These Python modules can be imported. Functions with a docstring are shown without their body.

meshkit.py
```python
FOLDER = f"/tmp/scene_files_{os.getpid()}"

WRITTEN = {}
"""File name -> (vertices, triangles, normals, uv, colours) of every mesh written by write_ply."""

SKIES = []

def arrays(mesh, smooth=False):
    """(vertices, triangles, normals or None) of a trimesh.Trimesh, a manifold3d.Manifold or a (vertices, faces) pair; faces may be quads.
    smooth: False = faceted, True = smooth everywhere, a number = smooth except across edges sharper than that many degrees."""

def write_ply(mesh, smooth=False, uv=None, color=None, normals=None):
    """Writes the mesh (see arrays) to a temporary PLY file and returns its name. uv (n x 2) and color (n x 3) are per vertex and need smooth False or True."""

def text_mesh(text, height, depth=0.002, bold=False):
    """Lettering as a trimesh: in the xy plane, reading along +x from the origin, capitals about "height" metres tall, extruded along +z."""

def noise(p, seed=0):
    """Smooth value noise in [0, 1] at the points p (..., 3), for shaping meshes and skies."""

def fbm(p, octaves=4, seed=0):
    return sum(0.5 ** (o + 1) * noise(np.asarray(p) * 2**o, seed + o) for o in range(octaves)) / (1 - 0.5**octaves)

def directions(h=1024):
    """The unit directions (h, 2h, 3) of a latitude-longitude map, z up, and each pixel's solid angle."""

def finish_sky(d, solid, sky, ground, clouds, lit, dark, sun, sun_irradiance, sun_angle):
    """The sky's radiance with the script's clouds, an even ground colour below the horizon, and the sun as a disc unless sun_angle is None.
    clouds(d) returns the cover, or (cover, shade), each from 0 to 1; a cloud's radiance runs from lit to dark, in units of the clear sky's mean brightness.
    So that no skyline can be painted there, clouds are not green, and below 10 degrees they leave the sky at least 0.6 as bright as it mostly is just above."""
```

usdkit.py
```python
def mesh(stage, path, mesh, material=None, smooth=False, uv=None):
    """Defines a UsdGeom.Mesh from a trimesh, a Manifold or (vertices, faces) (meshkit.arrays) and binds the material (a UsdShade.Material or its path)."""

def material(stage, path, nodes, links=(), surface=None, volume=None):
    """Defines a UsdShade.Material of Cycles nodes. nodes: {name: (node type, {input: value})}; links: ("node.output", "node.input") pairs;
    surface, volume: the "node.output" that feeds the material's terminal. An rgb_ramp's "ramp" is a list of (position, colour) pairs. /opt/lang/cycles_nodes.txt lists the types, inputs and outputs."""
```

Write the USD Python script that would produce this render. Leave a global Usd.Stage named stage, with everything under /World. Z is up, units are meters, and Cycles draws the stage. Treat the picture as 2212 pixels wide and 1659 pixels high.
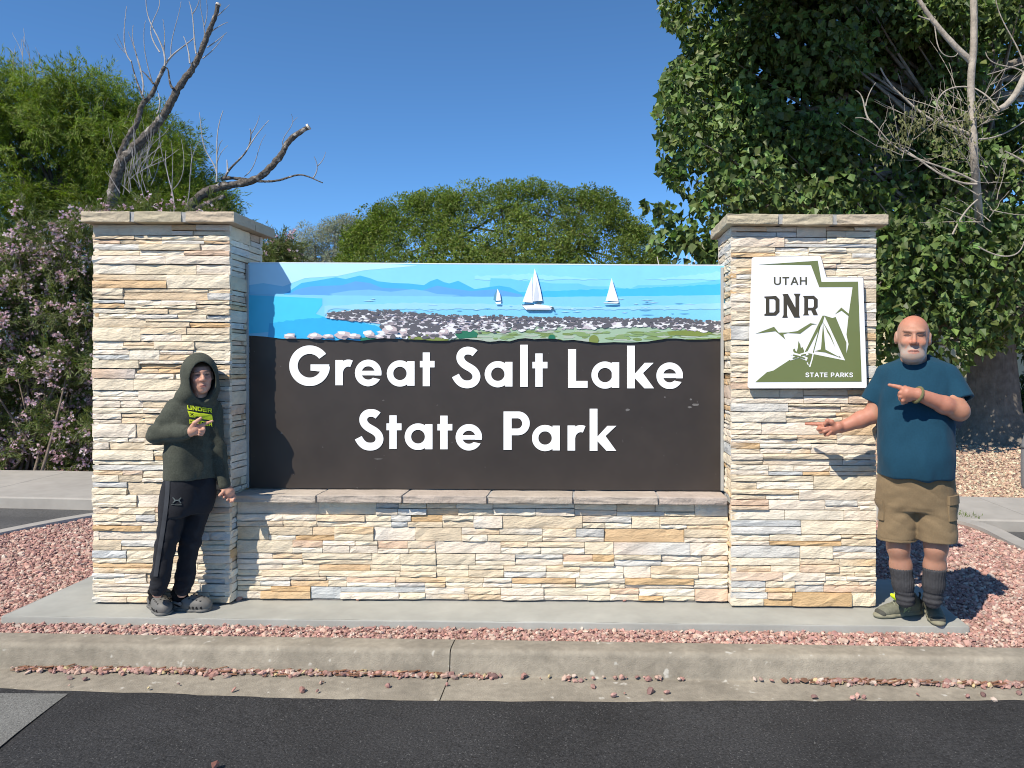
import math, numpy as np, trimesh, usdkit, meshkit
from pxr import Usd, UsdGeom, UsdLux, UsdShade, Sdf, Gf, Vt
from shapely.geometry import Polygon, Point, LineString, box as sbox, MultiPolygon
from shapely import affinity
from shapely.ops import unary_union
stage = Usd.Stage.CreateInMemory()
UsdGeom.SetStageUpAxis(stage, 'Z'); UsdGeom.SetStageMetersPerUnit(stage, 1.0)
UsdGeom.Xform.Define(stage, '/World'); UsdGeom.Scope.Define(stage, '/World/Looks')
rng = np.random.default_rng(7)
# ---------------------------------------------------------------- camera, sky, sun
F_, CX, CY, W_, HC = 1609.0, 1265.0, 785.0, 2212.0, 1.468     # lens in units of a 2212-wide picture
cam = UsdGeom.Camera.Define(stage, '/World/camera')
cam.CreateHorizontalApertureAttr(36.0); cam.CreateVerticalApertureAttr(27.0)
cam.CreateFocalLengthAttr(F_ / W_ * 36)
cam.CreateHorizontalApertureOffsetAttr((W_ / 2 - CX) / W_ * 36)
cam.CreateVerticalApertureOffsetAttr((CY - 829.5) / W_ * 36)
cam.CreateClippingRangeAttr((0.05, 5000.0))
cam.AddTranslateOp().Set((0, 0, HC)); cam.AddRotateXOp().Set(90)
cam.CreateExposureAttr(0.52)
SUN = np.array([-.76, -1.0, 1.34]); SUN /= np.linalg.norm(SUN)
EL, ROT = math.asin(SUN[2]), math.atan2(SUN[0], SUN[1])
sky = UsdLux.DomeLight.Define(stage, '/World/sky')
skm = usdkit.material(stage, '/World/Looks/sky_air', {
    's': ('sky_texture', {'sky_type': 'single_scattering', 'sun_disc': False, 'sun_elevation': EL, 'sun_rotation': ROT,
                          'altitude': 1300.0, 'air_density': 0.75, 'aerosol_density': 0.05, 'ozone_density': 10.0}),
    't': ('mix', {'mix_type': 'multiply', 'fac': 1.0, 'color2': (.88, 1.04, .97)}),
    'b': ('background_shader', {'strength': 0.14})}, [('s.color', 't.color1'), ('t.color', 'b.color')], surface='b.background')
UsdShade.MaterialBindingAPI.Apply(sky.GetPrim()).Bind(skm)
sun = UsdLux.DistantLight.Define(stage, '/World/sun')
sun.CreateIntensityAttr(1.2); sun.CreateAngleAttr(0.5); sun.CreateColorAttr((1.0, .92, .80))
sun.GetPrim().CreateAttribute('inputs:normalize', Sdf.ValueTypeNames.Bool).Set(True)
zax = SUN; xax = np.cross([0, 0, 1.0], zax); xax /= np.linalg.norm(xax); yax = np.cross(zax, xax)
sun.AddTransformOp().Set(Gf.Matrix4d(*xax, 0, *yax, 0, *zax, 0, 0, 0, 20, 1))
sky.GetPrim().SetCustomDataByKey('kind', 'structure')

# ---------------------------------------------------------------- helpers
def Wp(u, v, Y):                       # the world point seen at (u, v) that lies Y metres in front of the camera plane
    return np.array([(u - CX) / F_ * Y, Y, HC - (v - CY) / F_ * Y])
def G(x): return -.0060 * (np.asarray(x) + .6)      # the ground falls gently towards the right
used = {}
def nm(parent, name):
    k = (str(parent), name); used[k] = used.get(k, -1) + 1
    return f'{parent}/{name}' + (f'_{used[k]:03d}' if used[k] else '')
def cd(p, **kw):
    for k, v in kw.items():
        if v: p.SetCustomDataByKey(k, v)
    return p
class Thing:
    def __init__(s, name, label, cat, loc=(0, 0, 0), group=None, kind=None):
        s.path = nm('/World', name); s.loc = np.asarray(loc, float)
        x = UsdGeom.Xform.Define(stage, s.path); x.AddTranslateOp().Set(tuple(map(float, s.loc)))
        s.prim = x.GetPrim(); cd(s.prim, label=label, category=cat, group=group, kind=kind)
def put(name, mesh, mat, parent=None, smooth=False, tint=None, label=None, cat=None, group=None, kind=None, sub=None):
    """one Mesh prim; mesh in world coordinates"""
    v, f, n = meshkit.arrays(mesh, smooth)
    base = parent.path if isinstance(parent, Thing) else (parent[0] if parent else '/World')
    loc = parent.loc if isinstance(parent, Thing) else (parent[1] if parent else np.zeros(3))
    path = nm(base, name)
    m = UsdGeom.Mesh.Define(stage, path)
    m.CreatePointsAttr(Vt.Vec3fArray.FromNumpy(np.ascontiguousarray(v - loc, np.float32)))
    m.CreateFaceVertexCountsAttr(Vt.IntArray.FromNumpy(np.full(len(f), 3, np.int32)))
    m.CreateFaceVertexIndicesAttr(Vt.IntArray.FromNumpy(np.ascontiguousarray(f, np.int32).ravel()))
    m.CreateSubdivisionSchemeAttr('none')
    if n is not None:
        m.CreateNormalsAttr(Vt.Vec3fArray.FromNumpy(n.astype(np.float32))); m.SetNormalsInterpolation('vertex')
    if tint is not None:
        t = np.broadcast_to(np.asarray(tint, np.float32), (len(v), 3))
        UsdGeom.PrimvarsAPI(m).CreatePrimvar('tint', Sdf.ValueTypeNames.Color3fArray, 'vertex').Set(Vt.Vec3fArray.FromNumpy(np.ascontiguousarray(t)))
    UsdShade.MaterialBindingAPI.Apply(m.GetPrim()).Bind(mat)
    cd(m.GetPrim(), label=label, category=cat, group=group, kind=kind)
    return (path, loc)
def join(ms):
    vs, fs, o = [], [], 0
    for m in ms:
        v, f = (np.asarray(m.vertices), np.asarray(m.faces)) if hasattr(m, 'vertices') else m
        vs.append(v); fs.append(np.asarray(f) + o); o += len(v)
    return np.vstack(vs), np.vstack(fs)
def boxm(x0, x1, y0, y1, z0, z1):
    m = trimesh.creation.box([x1 - x0, y1 - y0, z1 - z0]); m.apply_translation([(x0 + x1) / 2, (y0 + y1) / 2, (z0 + z1) / 2]); return m
def quads(nu, nv, off=0, wrap=False):
    i, j = np.meshgrid(np.arange(nu - 1), np.arange(nv if wrap else nv - 1), indexing='ij')
    a = i * nv + j; b = i * nv + (j + 1) % nv; c = (i + 1) * nv + (j + 1) % nv; d = (i + 1) * nv + j
    return np.vstack([np.stack([a, b, c], -1).reshape(-1, 3), np.stack([a, c, d], -1).reshape(-1, 3)]) + off
def tube(pts, rad, sides=8, cap=True):
    p = np.asarray(pts, float); n = len(p); r = np.broadcast_to(rad, (n,))
    t = np.gradient(p, axis=0); t /= np.linalg.norm(t, axis=1, keepdims=True) + 1e-12
    ref = np.array([0, 0, 1.0]) if abs(t[0, 2]) < .9 else np.array([1.0, 0, 0])
    vs = []
    a = np.cross(t[0], ref); a /= np.linalg.norm(a)
    for i in range(n):
        a = a - t[i] * (a @ t[i]); a /= np.linalg.norm(a) + 1e-12; b = np.cross(t[i], a)
        ang = np.arange(sides) * 2 * np.pi / sides
        vs.append(p[i] + r[i] * (np.cos(ang)[:, None] * a + np.sin(ang)[:, None] * b))
    v = np.vstack(vs); f = quads(n, sides, wrap=True)[:, ::-1]
    if cap:
        v = np.vstack([v, p[0], p[-1]]); k = n * sides; j = np.arange(sides)
        f = np.vstack([f, np.stack([np.full(sides, k), j, (j + 1) % sides], 1)[:, ::-1], np.stack([np.full(sides, k + 1), k - sides + (j + 1) % sides, k - sides + j], 1)[:, ::-1]])
    return v, f
def smoothpath(pts, n=24):
    from scipy.interpolate import CubicSpline
    p = np.asarray(pts, float); s = np.r_[0, np.cumsum(np.linalg.norm(np.diff(p[:, :3], axis=0), axis=1))]
    return CubicSpline(s, p)(np.linspace(0, s[-1], n))
def extr(poly, depth):
    out = []
    for g in getattr(poly, 'geoms', [poly]):
        if g.geom_type == 'Polygon' and g.area > 1e-9:
            m = trimesh.creation.extrude_polygon(g, depth, engine='earcut'); out.append((np.asarray(m.vertices), np.asarray(m.faces)))
    return join(out)

# ---------------------------------------------------------------- materials
def mat(name, color, rough=.8, var=.12, scale=6., detail=4., bump=.3, bscale=80., bdist=.004, spec=.3, tint=False, var2=0., scale2=.8, extra=None, sheen=0., trans=None, metal=0., dark=None, bstretch=None, subs=0.):
    c = np.asarray(color, float)
    N = {'g': ('geometry', {}), 'n': ('noise_texture', {'scale': scale, 'detail': detail, 'roughness': .6}),
         'r': ('rgb_ramp', {'ramp': [(.25, tuple(np.clip(c * (1 - var), 0, 1))), (.5, tuple(c)), (.75, tuple(np.clip(c * (1 + var), 0, 1)))]}),
         'p': ('principled_bsdf', {'roughness': rough, 'specular_ior_level': spec, 'metallic': metal, 'sheen_weight': sheen})}
    L = [('g.position', 'n.vector'), ('n.fac', 'r.fac')]
    cur = 'r.color'
    if var2:
        N |= {'n2': ('noise_texture', {'scale': scale2, 'detail': 5.0, 'roughness': .65}), 'r2': ('rgb_ramp', {'ramp': [(.3, (1 - var2,) * 3), (.7, (1 + var2 * .5,) * 3)]}), 'm2': ('mix', {'mix_type': 'multiply', 'fac': 1.0})}
        L += [('g.position', 'n2.vector'), ('n2.fac', 'r2.fac'), (cur, 'm2.color1'), ('r2.color', 'm2.color2')]; cur = 'm2.color'
    if tint:
        N |= {'at': ('attribute', {'attribute': 'tint'}), 'mt': ('mix', {'mix_type': 'multiply', 'fac': 1.0})}
        L += [(cur, 'mt.color1'), ('at.color', 'mt.color2')]; cur = 'mt.color'
    if dark:                            # sparse specks: (scale, threshold, colour)
        N |= {'v': ('noise_texture', {'scale': dark[0], 'detail': 2.0, 'roughness': .7}), 'vr': ('rgb_ramp', {'ramp': [(dark[1], (0, 0, 0)), (dark[1] + .06, (1, 1, 1))]}), 'mv': ('mix', {'color2': dark[2]})}
        L += [('g.position', 'v.vector'), ('v.fac', 'vr.fac'), ('vr.color', 'mv.fac'), (cur, 'mv.color1')]; cur = 'mv.color'
    if subs: N['p'][1].update(subsurface_weight=subs, subsurface_scale=.004, subsurface_radius=(1., .35, .2))
    L.append((cur, 'p.base_color'))
    if bump:
        N |= {'bn': ('noise_texture', {'scale': bscale, 'detail': 4.0, 'roughness': .65}), 'b': ('bump', {'strength': bump, 'distance': bdist})}
        if bstretch:
            N['bm'] = ('mapping', {'scale': bstretch}); L += [('g.position', 'bm.vector'), ('bm.vector', 'bn.vector')]
        else: L += [('g.position', 'bn.vector')]
        L += [('bn.fac', 'b.height'), ('b.normal', 'p.normal')]
    surf = 'p.BSDF'
    if trans:
        N |= {'t': ('translucent_bsdf', {}), 'mx': ('mix_closure', {'fac': trans[0]}), 'tm': ('mix', {'mix_type': 'multiply', 'fac': 1.0, 'color2': trans[1]})}
        L += [(cur, 'tm.color1'), ('tm.color', 't.color'), ('p.BSDF', 'mx.closure1'), ('t.BSDF', 'mx.closure2')]; surf = 'mx.closure'
    return usdkit.material(stage, '/World/Looks/' + name, N, L, surface=surf)
# ---------------------------------------------------------------- the ground, kerbs and pavements
M_asphalt = mat('asphalt_sealed', (.031, .031, .032), rough=.8, var=.8, scale=95., detail=3., bump=1., bscale=80., bdist=.010, spec=.3, var2=.35, scale2=1.6, dark=(120., .64, (.16, .16, .155)))
M_oldasph = mat('asphalt_old', (.17, .17, .16), rough=.9, var=.55, scale=130., detail=4., bump=1., bscale=160., bdist=.006, spec=.2, var2=.2, scale2=2.)
M_farasph = mat('asphalt_far', (.085, .084, .082), rough=.9, var=.4, scale=60., bump=.6, bscale=60., bdist=.01, var2=.3, scale2=1.2)
M_slab = mat('slab_concrete', (.325, .325, .295), rough=.85, var=.10, scale=5., bump=.35, bscale=90., bdist=.003, var2=.14, scale2=2.2)
M_kerb = mat('kerb_concrete', (.27, .24, .19), rough=.9, var=.18, scale=26., bump=.8, bscale=120., bdist=.005, var2=.32, scale2=3.2, dark=(13., .665, (.42, .40, .35)))
M_pave = mat('pavement_concrete', (.33, .31, .28), rough=.9, var=.1, scale=5., bump=.4, bscale=60., bdist=.004, var2=.14, scale2=.9)
M_soil = mat('gravel_bed', (.26, .165, .135), rough=.95, var=.5, scale=45., bump=1., bscale=45., bdist=.02)
M_grav = mat('gravel_stone', (1, 1, 1), rough=.85, var=.12, scale=50., bump=.35, bscale=160., bdist=.003, tint=True, spec=.2)
M_grass = mat('lawn', (.06, .10, .025), rough=.9, var=.5, scale=30., bump=1., bscale=70., bdist=.03)

def kerbY(x): return 4.045 - .0237 * (np.asarray(x) + .4)          # back edge of the kerb, along the gravel
def strip(profile, xs, yfun):
    """profile: list of (dy, z) swept along x"""
    P = np.array([[(x, float(yfun(x)) + dy, z + float(G(x))) for dy, z in profile] for x in xs]).reshape(-1, 3)
    return P, quads(len(xs), len(profile))
# terrain: one sheet to the horizon
xs = np.r_[-400, -60, -20, np.linspace(-9, 14, 60), 30, 80, 400]; ys = np.r_[-400, -60, -20, -8, -4.6, -3.7, 2.6, 3.4, 4.2, 6, 8, np.linspace(9.2, 16, 24), 22, 40, 120, 500]
XX, YY = np.meshgrid(xs, ys, indexing='ij')
def terr(x, y):
    rise = np.clip(np.maximum((y - 9.3) / 4.0, np.where(y < -3, (-3.7 - y) / 1.5, 0)), 0, 1); rise = rise * rise * (3 - 2 * rise)
    return -.21 + rise * (.30 + .06 * meshkit.noise(np.stack([x, y, x * 0], -1) * .6)) + G(np.clip(x, -6, 6)) * (1 - rise)
TZ = terr(XX, YY)
put('ground', (np.stack([XX, YY, TZ], -1).reshape(-1, 3), quads(len(xs), len(ys))[:, ::-1]), M_soil, smooth=True, kind='structure', label='pinkish earth under the gravel and trees', cat='ground')
# lawn seen behind the shrubs on the left
gx, gy = np.meshgrid(np.linspace(-22, -3.0, 30), np.linspace(12.2, 20, 14), indexing='ij')
put('lawn', (np.stack([gx, gy, terr(gx, gy) + .03], -1).reshape(-1, 3), quads(30, 14)[:, ::-1]), M_grass, smooth=True, kind='structure', label='green lawn behind the pink flowering shrubs', cat='lawn')
# road in front
edge = [(-60, 1480), (0, 1487), (150, 1493), (320, 1497), (520, 1504), (700, 1509), (970, 1514), (1300, 1516), (1700, 1514), (2212, 1513), (2300, 1513)]
rx, ry = [], []
for u, v in edge:
    Y = 3.65
    for _ in range(8):
        X = (u - CX) / F_ * Y; Y = F_ * (HC + .168 - float(G(X))) / (v - CY)
    rx.append(X); ry.append(Y)
roadY = lambda x: np.interp(x, rx, ry)
xs = np.r_[-30, -10, np.linspace(-4.2, 3.4, 160), 10, 30]
wob = lambda x: (meshkit.fbm(np.stack([np.asarray(x) * 9, np.zeros_like(x), np.zeros_like(x)], -1), 3, 5) - .5) * .022
rv = []
for x in xs:
    g = float(G(np.clip(x, -6, 6))); e = float(roadY(x)) + float(wob(np.array([x]))[0])
    rv.append([(x, e + .004, -.174 + g), (x, e, -.168 + g), (x, e - .05, -.1675 + g), (x, 2.6, -.175 + g), (x, -4.2, -.19 + g)])
put('road', (np.array(rv).reshape(-1, 3), quads(len(xs), 5)), M_asphalt, smooth=True, kind='structure', label='dark sealed asphalt road in the foreground', cat='road')
def gp(u, v, z):                       # pixel on the ground at height z (plus slope)
    Y = 4.0
    for _ in range(10):
        X = (u - CX) / F_ * Y; Y = F_ * (HC - z - float(G(np.clip(X, -6, 6)))) / (v - CY)
    return np.array([X, Y])
pa = [gp(u, v, -.164) for u, v in ((-900, 1497), (-300, 1496), (0, 1497), (60, 1497.5), (110, 1498), (147, 1498.5), (118, 1520), (80, 1549), (40, 1580), (0, 1613), (-60, 1659), (-400, 1900))]
pm = trimesh.creation.triangulate_polygon(Polygon(pa), engine='earcut')
pv = np.c_[pm[0], np.zeros(len(pm[0]))]; pv[:, 2] = -.164 + G(pv[:, 0])
fa = np.asarray(pm[1]); cr = np.cross(pv[fa[:, 1]] - pv[fa[:, 0]], pv[fa[:, 2]] - pv[fa[:, 0]])[:, 2]; fa[cr < 0] = fa[cr < 0][:, ::-1]
put('old_asphalt', (pv, fa), M_oldasph, kind='structure', label='lighter worn asphalt in the lower left corner of the road', cat='road')
# kerb sections with a joint between them
kb = Thing('kerb', 'tan concrete kerb and gutter between red gravel and road', 'kerb', (0, 0, 0), kind='structure')
prof = [(.03, -.25), (.012, -.042), (.004, -.036), (-.02, -.034), (-.118, -.034), (-.134, -.038), (-.145, -.048), (-.150, -.062), (-.166, -.150), (-.172, -.160), (-.184, -.164), (-.30, -.169), (-.46, -.174), (-.47, -.26)]
# the gutter apron widens so that it always runs under the asphalt edge
JX = (972 - CX) / F_ * 3.9
for a, b in ((-9.0, -4.35), (-4.344, JX - .003), (JX + .003, 2.9), (2.906, 8.0)):
    xs = np.linspace(a, b, max(6, int((b - a) / .03)))
    P, f = strip(prof, xs, kerbY)
    nz = meshkit.fbm(P * [7, 7, 7], 4, 3)[:, None] - .5
    P = P + np.c_[nz * 0, -nz * .008, nz * .005]
    n = len(prof); e0 = np.arange(n); caps = [np.stack([np.zeros(n - 2, int), e0[1:-1], e0[2:]], 1), np.stack([np.zeros(n - 2, int), e0[2:], e0[1:-1]], 1) + (len(xs) - 1) * n]
    put('kerb_section', (P, np.vstack([f] + caps)), M_kerb, kb, smooth=28)
# slab under the monument
front = lambda x: 4.275 - .0135 * (x + 3.35)
sx0, sx1, sy1 = -3.36, 2.17, 5.12
sp = Polygon([(sx0, front(sx0)), (sx1, front(sx1)), (sx1 + .06, sy1), (sx0 - .02, sy1)]).buffer(-.012).buffer(.012, quad_segs=3)
ring = np.array(Polygon(sp).segmentize(.05).exterior.coords)[:-1]
inner = np.array(Polygon(sp).buffer(-.008).exterior.coords)[:-1]
def slabm():
    lay = []
    for off, z in ((0, -.12), (0, -.007), (-.003, -.002), (-.010, 0.0)):
        q = ring - np.array([np.mean(ring[:, 0]), 4.7]); s = 1 + off / np.maximum(np.linalg.norm(q, axis=1, keepdims=True), .3)
        p = q * s + np.array([np.mean(ring[:, 0]), 4.7]); lay.append(np.c_[p, z + G(p[:, 0]) + (meshkit.noise(np.c_[p * 12, p[:, :1] * 0]) - .5) * .003])
    n = len(ring); v = np.vstack(lay); f = quads(4, n, wrap=True)
    tv, tf = trimesh.creation.triangulate_polygon(Polygon(lay[-1][:, :2]), engine='earcut')
    tv = np.c_[tv, G(tv[:, 0])]
    tf = np.asarray(tf); cr = np.cross(tv[tf[:, 1]] - tv[tf[:, 0]], tv[tf[:, 2]] - tv[tf[:, 0]])[:, 2]; tf[cr < 0] = tf[cr < 0][:, ::-1]
    return join([(v, f[:, ::-1] if Polygon(ring).exterior.is_ccw is False else f[:, ::-1]), (tv, tf)])
put('slab', slabm(), M_slab, kind='structure', label='grey concrete slab that the stone sign stands on', cat='slab')
# gravel island bed and its concrete edging
isl = Polygon([(-7.6, 4.0), (-5.9, 4.6), (-5.38, 5.6), (-5.1, 6.5), (-4.80, 7.22), (-4.3, 7.62), (-3.4, 7.7), (2.6, 7.25), (3.35, 7.35), (3.62, 7.26), (3.67, 6.3), (3.72, 5.4), (3.95, 4.4), (4.8, 3.95)])
def sheet(poly, zfun, seg=.15):
    p = poly.segmentize(seg); v, f = trimesh.creation.triangulate_polygon(p, engine='earcut')
    v = np.c_[v, zfun(v[:, 0], v[:, 1])]; f = np.asarray(f); cr = np.cross(v[f[:, 1]] - v[f[:, 0]], v[f[:, 2]] - v[f[:, 0]])[:, 2]; f[cr < 0] = f[cr < 0][:, ::-1]
    return v, f
isl2 = isl.intersection(Polygon([(-9, kerbY(-9) + .008), (8, kerbY(8) + .008), (8, 9), (-9, 9)]))
put('gravel_bed', sheet(isl2, lambda x, y: -.047 + G(x)), M_soil, kind='structure', label='earth bed under the red gravel around the sign', cat='ground')
# car park beyond the island
def backY(x): return 7.72 - .088 * (np.asarray(x) - 0.)
xs = np.r_[-60, -20, np.linspace(-9, 8, 30), 20, 60]
carv = np.array([[(x, 3.5, -.166 + float(G(np.clip(x, -6, 6)))), (x, float(backY(np.clip(x, -30, 30))) + .05, -.166 + float(G(np.clip(x, -6, 6))))] for x in xs])
left = [i for i, x in enumerate(xs)]
cp = Polygon([(-60, 5.5), (-7.6, 4.35), (-7.4, 4.1)] + [(-5.9, 4.6), (-5.38, 5.6), (-5.1, 6.5), (-4.3, 7.3), (2.6, 7.0), (3.5, 7.0), (3.67, 6.3), (3.72, 5.4), (3.95, 4.4), (4.8, 4.0), (60, 4.0), (60, float(backY(30)) + .05), (30, float(backY(30)) + .05), (-30, float(backY(-30)) + .05), (-60, float(backY(-30)) + .05)])
put('car_park', sheet(cp, lambda x, y: -.166 + G(np.clip(x, -6, 6)), .6), M_farasph, kind='structure', label='worn grey asphalt of the drive behind the sign', cat='road')
def edging(name, pts, w, z0, z1, lab):
    line = LineString(smoothpath(np.c_[pts, np.zeros(len(pts))], 40)[:, :2]); pol = line.buffer(w / 2, cap_style='flat')
    v, f = extr(pol.segmentize(.12), z1 - z0); v = v + [0, 0, z0]; v[:, 2] += G(np.clip(v[:, 0], -6, 6))
    put(name, (v, f), M_pave, smooth=25, kind='structure', label=lab, cat='edging')
edging('edging', [(-7.4, 4.25), (-5.9, 4.62), (-5.38, 5.6), (-5.08, 6.5), (-4.77, 7.22), (-4.3, 7.6)], .13, -.2, -.015, 'low concrete edging of the gravel bed on the left')
edging('edging', [(3.2, 7.4), (3.5, 7.36), (3.60, 7.26), (3.66, 6.3), (3.72, 5.4), (3.95, 4.4), (4.6, 4.0)], .15, -.2, -.015, 'low concrete edging of the gravel bed on the right')
# far pavement with kerb face
fp = Thing('pavement', 'pale concrete pavement with kerb beyond the sign', 'pavement', kind='structure')
cuts = [-40, -12, -8.8, -6.95, -4.6, -2.2, .2, 2.6, 4.45, 7.4, 12, 40]
for a, b in zip(cuts[:-1], cuts[1:]):
    xs = np.linspace(a + .004, b - .004, 12); wd = lambda x: np.interp(x, [-7, 4], [1.75, 1.15])
    P = np.array([[(x, backY(x) - .0, -.25), (x, backY(x), -.065), (x, backY(x) + .012, -.05), (x, backY(x) + .05, -.045), (x, backY(x) + wd(x), -.02), (x, backY(x) + wd(x) + .005, -.2)] for x in xs]); P[..., 2] += G(np.clip(P[..., 0], -6, 6))
    e0 = np.arange(6); f = quads(12, 6)[:, ::-1]
    caps = [np.stack([np.zeros(4, int), e0[1:-1], e0[2:]], 1), np.stack([np.zeros(4, int), e0[2:], e0[1:-1]], 1) + 11 * 6]
    put('pavement_section', (P.reshape(-1, 3), np.vstack([f] + caps)), M_pave, fp, smooth=25)

# ---------------------------------------------------------------- gravel
ICO = trimesh.creation.icosphere(subdivisions=0); ICV, ICF = np.array(ICO.vertices), np.array(ICO.faces)
OCV = np.array([[1, 0, 0], [-1, 0, 0], [0, 1, 0], [0, -1, 0], [0, 0, 1], [0, 0, -1.0]]); OCF = np.array([[0, 2, 4], [2, 1, 4], [1, 3, 4], [3, 0, 4], [2, 0, 5], [1, 2, 5], [3, 1, 5], [0, 3, 5]])
def rots(n):
    q = rng.normal(size=(n, 4)); q /= np.linalg.norm(q, axis=1, keepdims=True); w, x, y, z = q.T
    return np.stack([1 - 2 * (y * y + z * z), 2 * (x * y - z * w), 2 * (x * z + y * w), 2 * (x * y + z * w), 1 - 2 * (x * x + z * z), 2 * (y * z - x * w), 2 * (x * z - y * w), 2 * (y * z + x * w), 1 - 2 * (x * x + y * y)], -1).reshape(-1, 3, 3)
PINK = .88 * np.array([1.0, 1.06, 1.08]) * np.array([[.42, .22, .18], [.47, .27, .22], [.36, .19, .165], [.50, .32, .25], [.55, .38, .30], [.30, .17, .15], [.46, .24, .19], [.58, .44, .36], [.38, .25, .21], [.50, .28, .235]])
def rocks(P, size, pal=PINK, base=(ICV, ICF), flat=.75):
    n = len(P); V, Fc = base; k = len(V)
    v = V[None] * rng.uniform(.72, 1.25, (n, k, 1)) + rng.normal(0, .10, (n, k, 3))
    sc = np.stack([rng.uniform(.7, 1.35, n), rng.uniform(.6, 1.1, n), rng.uniform(.5, .9, n)], -1)
    v = v * sc[:, None] * (np.asarray(size) * .5).reshape(-1, 1, 1)
    v = np.einsum('nij,nkj->nki', rots(n), v); v[..., 2] *= flat
    v = v + P[:, None]
    f = (Fc[None] + (np.arange(n) * k)[:, None, None]).reshape(-1, 3)
    t = pal[rng.integers(0, len(pal), n)] * rng.uniform(.8, 1.2, (n, 1)); t = np.repeat(t, k, 0)
    return v.reshape(-1, 3), f, t
def scatter(poly, per, keep=None):
    x0, y0, x1, y1 = poly.bounds; n = int((x1 - x0) * (y1 - y0) * per)
    p = np.c_[rng.uniform(x0, x1, n), rng.uniform(y0, y1, n)]
    import shapely
    return p[shapely.contains_xy(poly, p[:, 0], p[:, 1])]
inframe = Polygon([(-1330 / F_ * 3, 3), (-1330 / F_ * 20, 20), (1010 / F_ * 20, 20), (1010 / F_ * 3, 3)])
edge_l = LineString([(-7.4, 4.25), (-5.9, 4.62), (-5.38, 5.6), (-5.08, 6.5), (-4.77, 7.22), (-4.3, 7.6)]).buffer(.05); edge_r = LineString([(3.2, 7.4), (3.5, 7.36), (3.60, 7.26), (3.66, 6.3), (3.72, 5.4), (3.95, 4.4), (4.6, 4.0)]).buffer(.06)
slabP = Polygon(ring); gz = isl2.difference(slabP.buffer(-.004)).intersection(inframe).difference(edge_l).difference(edge_r)
hid = Polygon([(-2.98 / 4.5 * 5.1, 5.15), (1.9, 5.15), (2.7, 8), (-4.9, 8)])   # what the monument hides
near = gz.intersection(sbox(-9, 3.5, 9, 5.3)); far = gz.intersection(sbox(-9, 5.3, 9, 9)).difference(hid)
back = gz.intersection(hid)
def lay(P, size, dz=0., **k):
    z = -.052 + G(P[:, 0]) + rng.uniform(-.004, .016, len(P)) + dz
    return rocks(np.c_[P, z], size, **k)
parts = []
p = scatter(near, 6200); parts.append(lay(p, np.clip(rng.lognormal(-3.86, .32, len(p)), .011, .055)))
p = scatter(far, 3200); parts.append(lay(p, np.clip(rng.lognormal(-3.62, .34, len(p)), .014, .07)))
p = scatter(back, 500); parts.append(lay(p, rng.uniform(.03, .05, len(p)), base=(OCV, OCF)))
v, f = join([(a, b) for a, b, c in parts]); put('gravel', (v, f), M_grav, tint=np.vstack([c for a, b, c in parts]), kind='stuff', label='red and pink crushed gravel around the stone sign', cat='gravel')
farR = Polygon([(1.5, 8.9), (9, 8.3), (10, 15), (1.5, 15)]).intersection(inframe); farL = Polygon([(-10, 10.25), (-2, 9.55), (-2, 11.6), (-10, 11.8)]).intersection(inframe)
pl = PINK * [1.1, 1.28, 1.10]
parts = []
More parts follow.
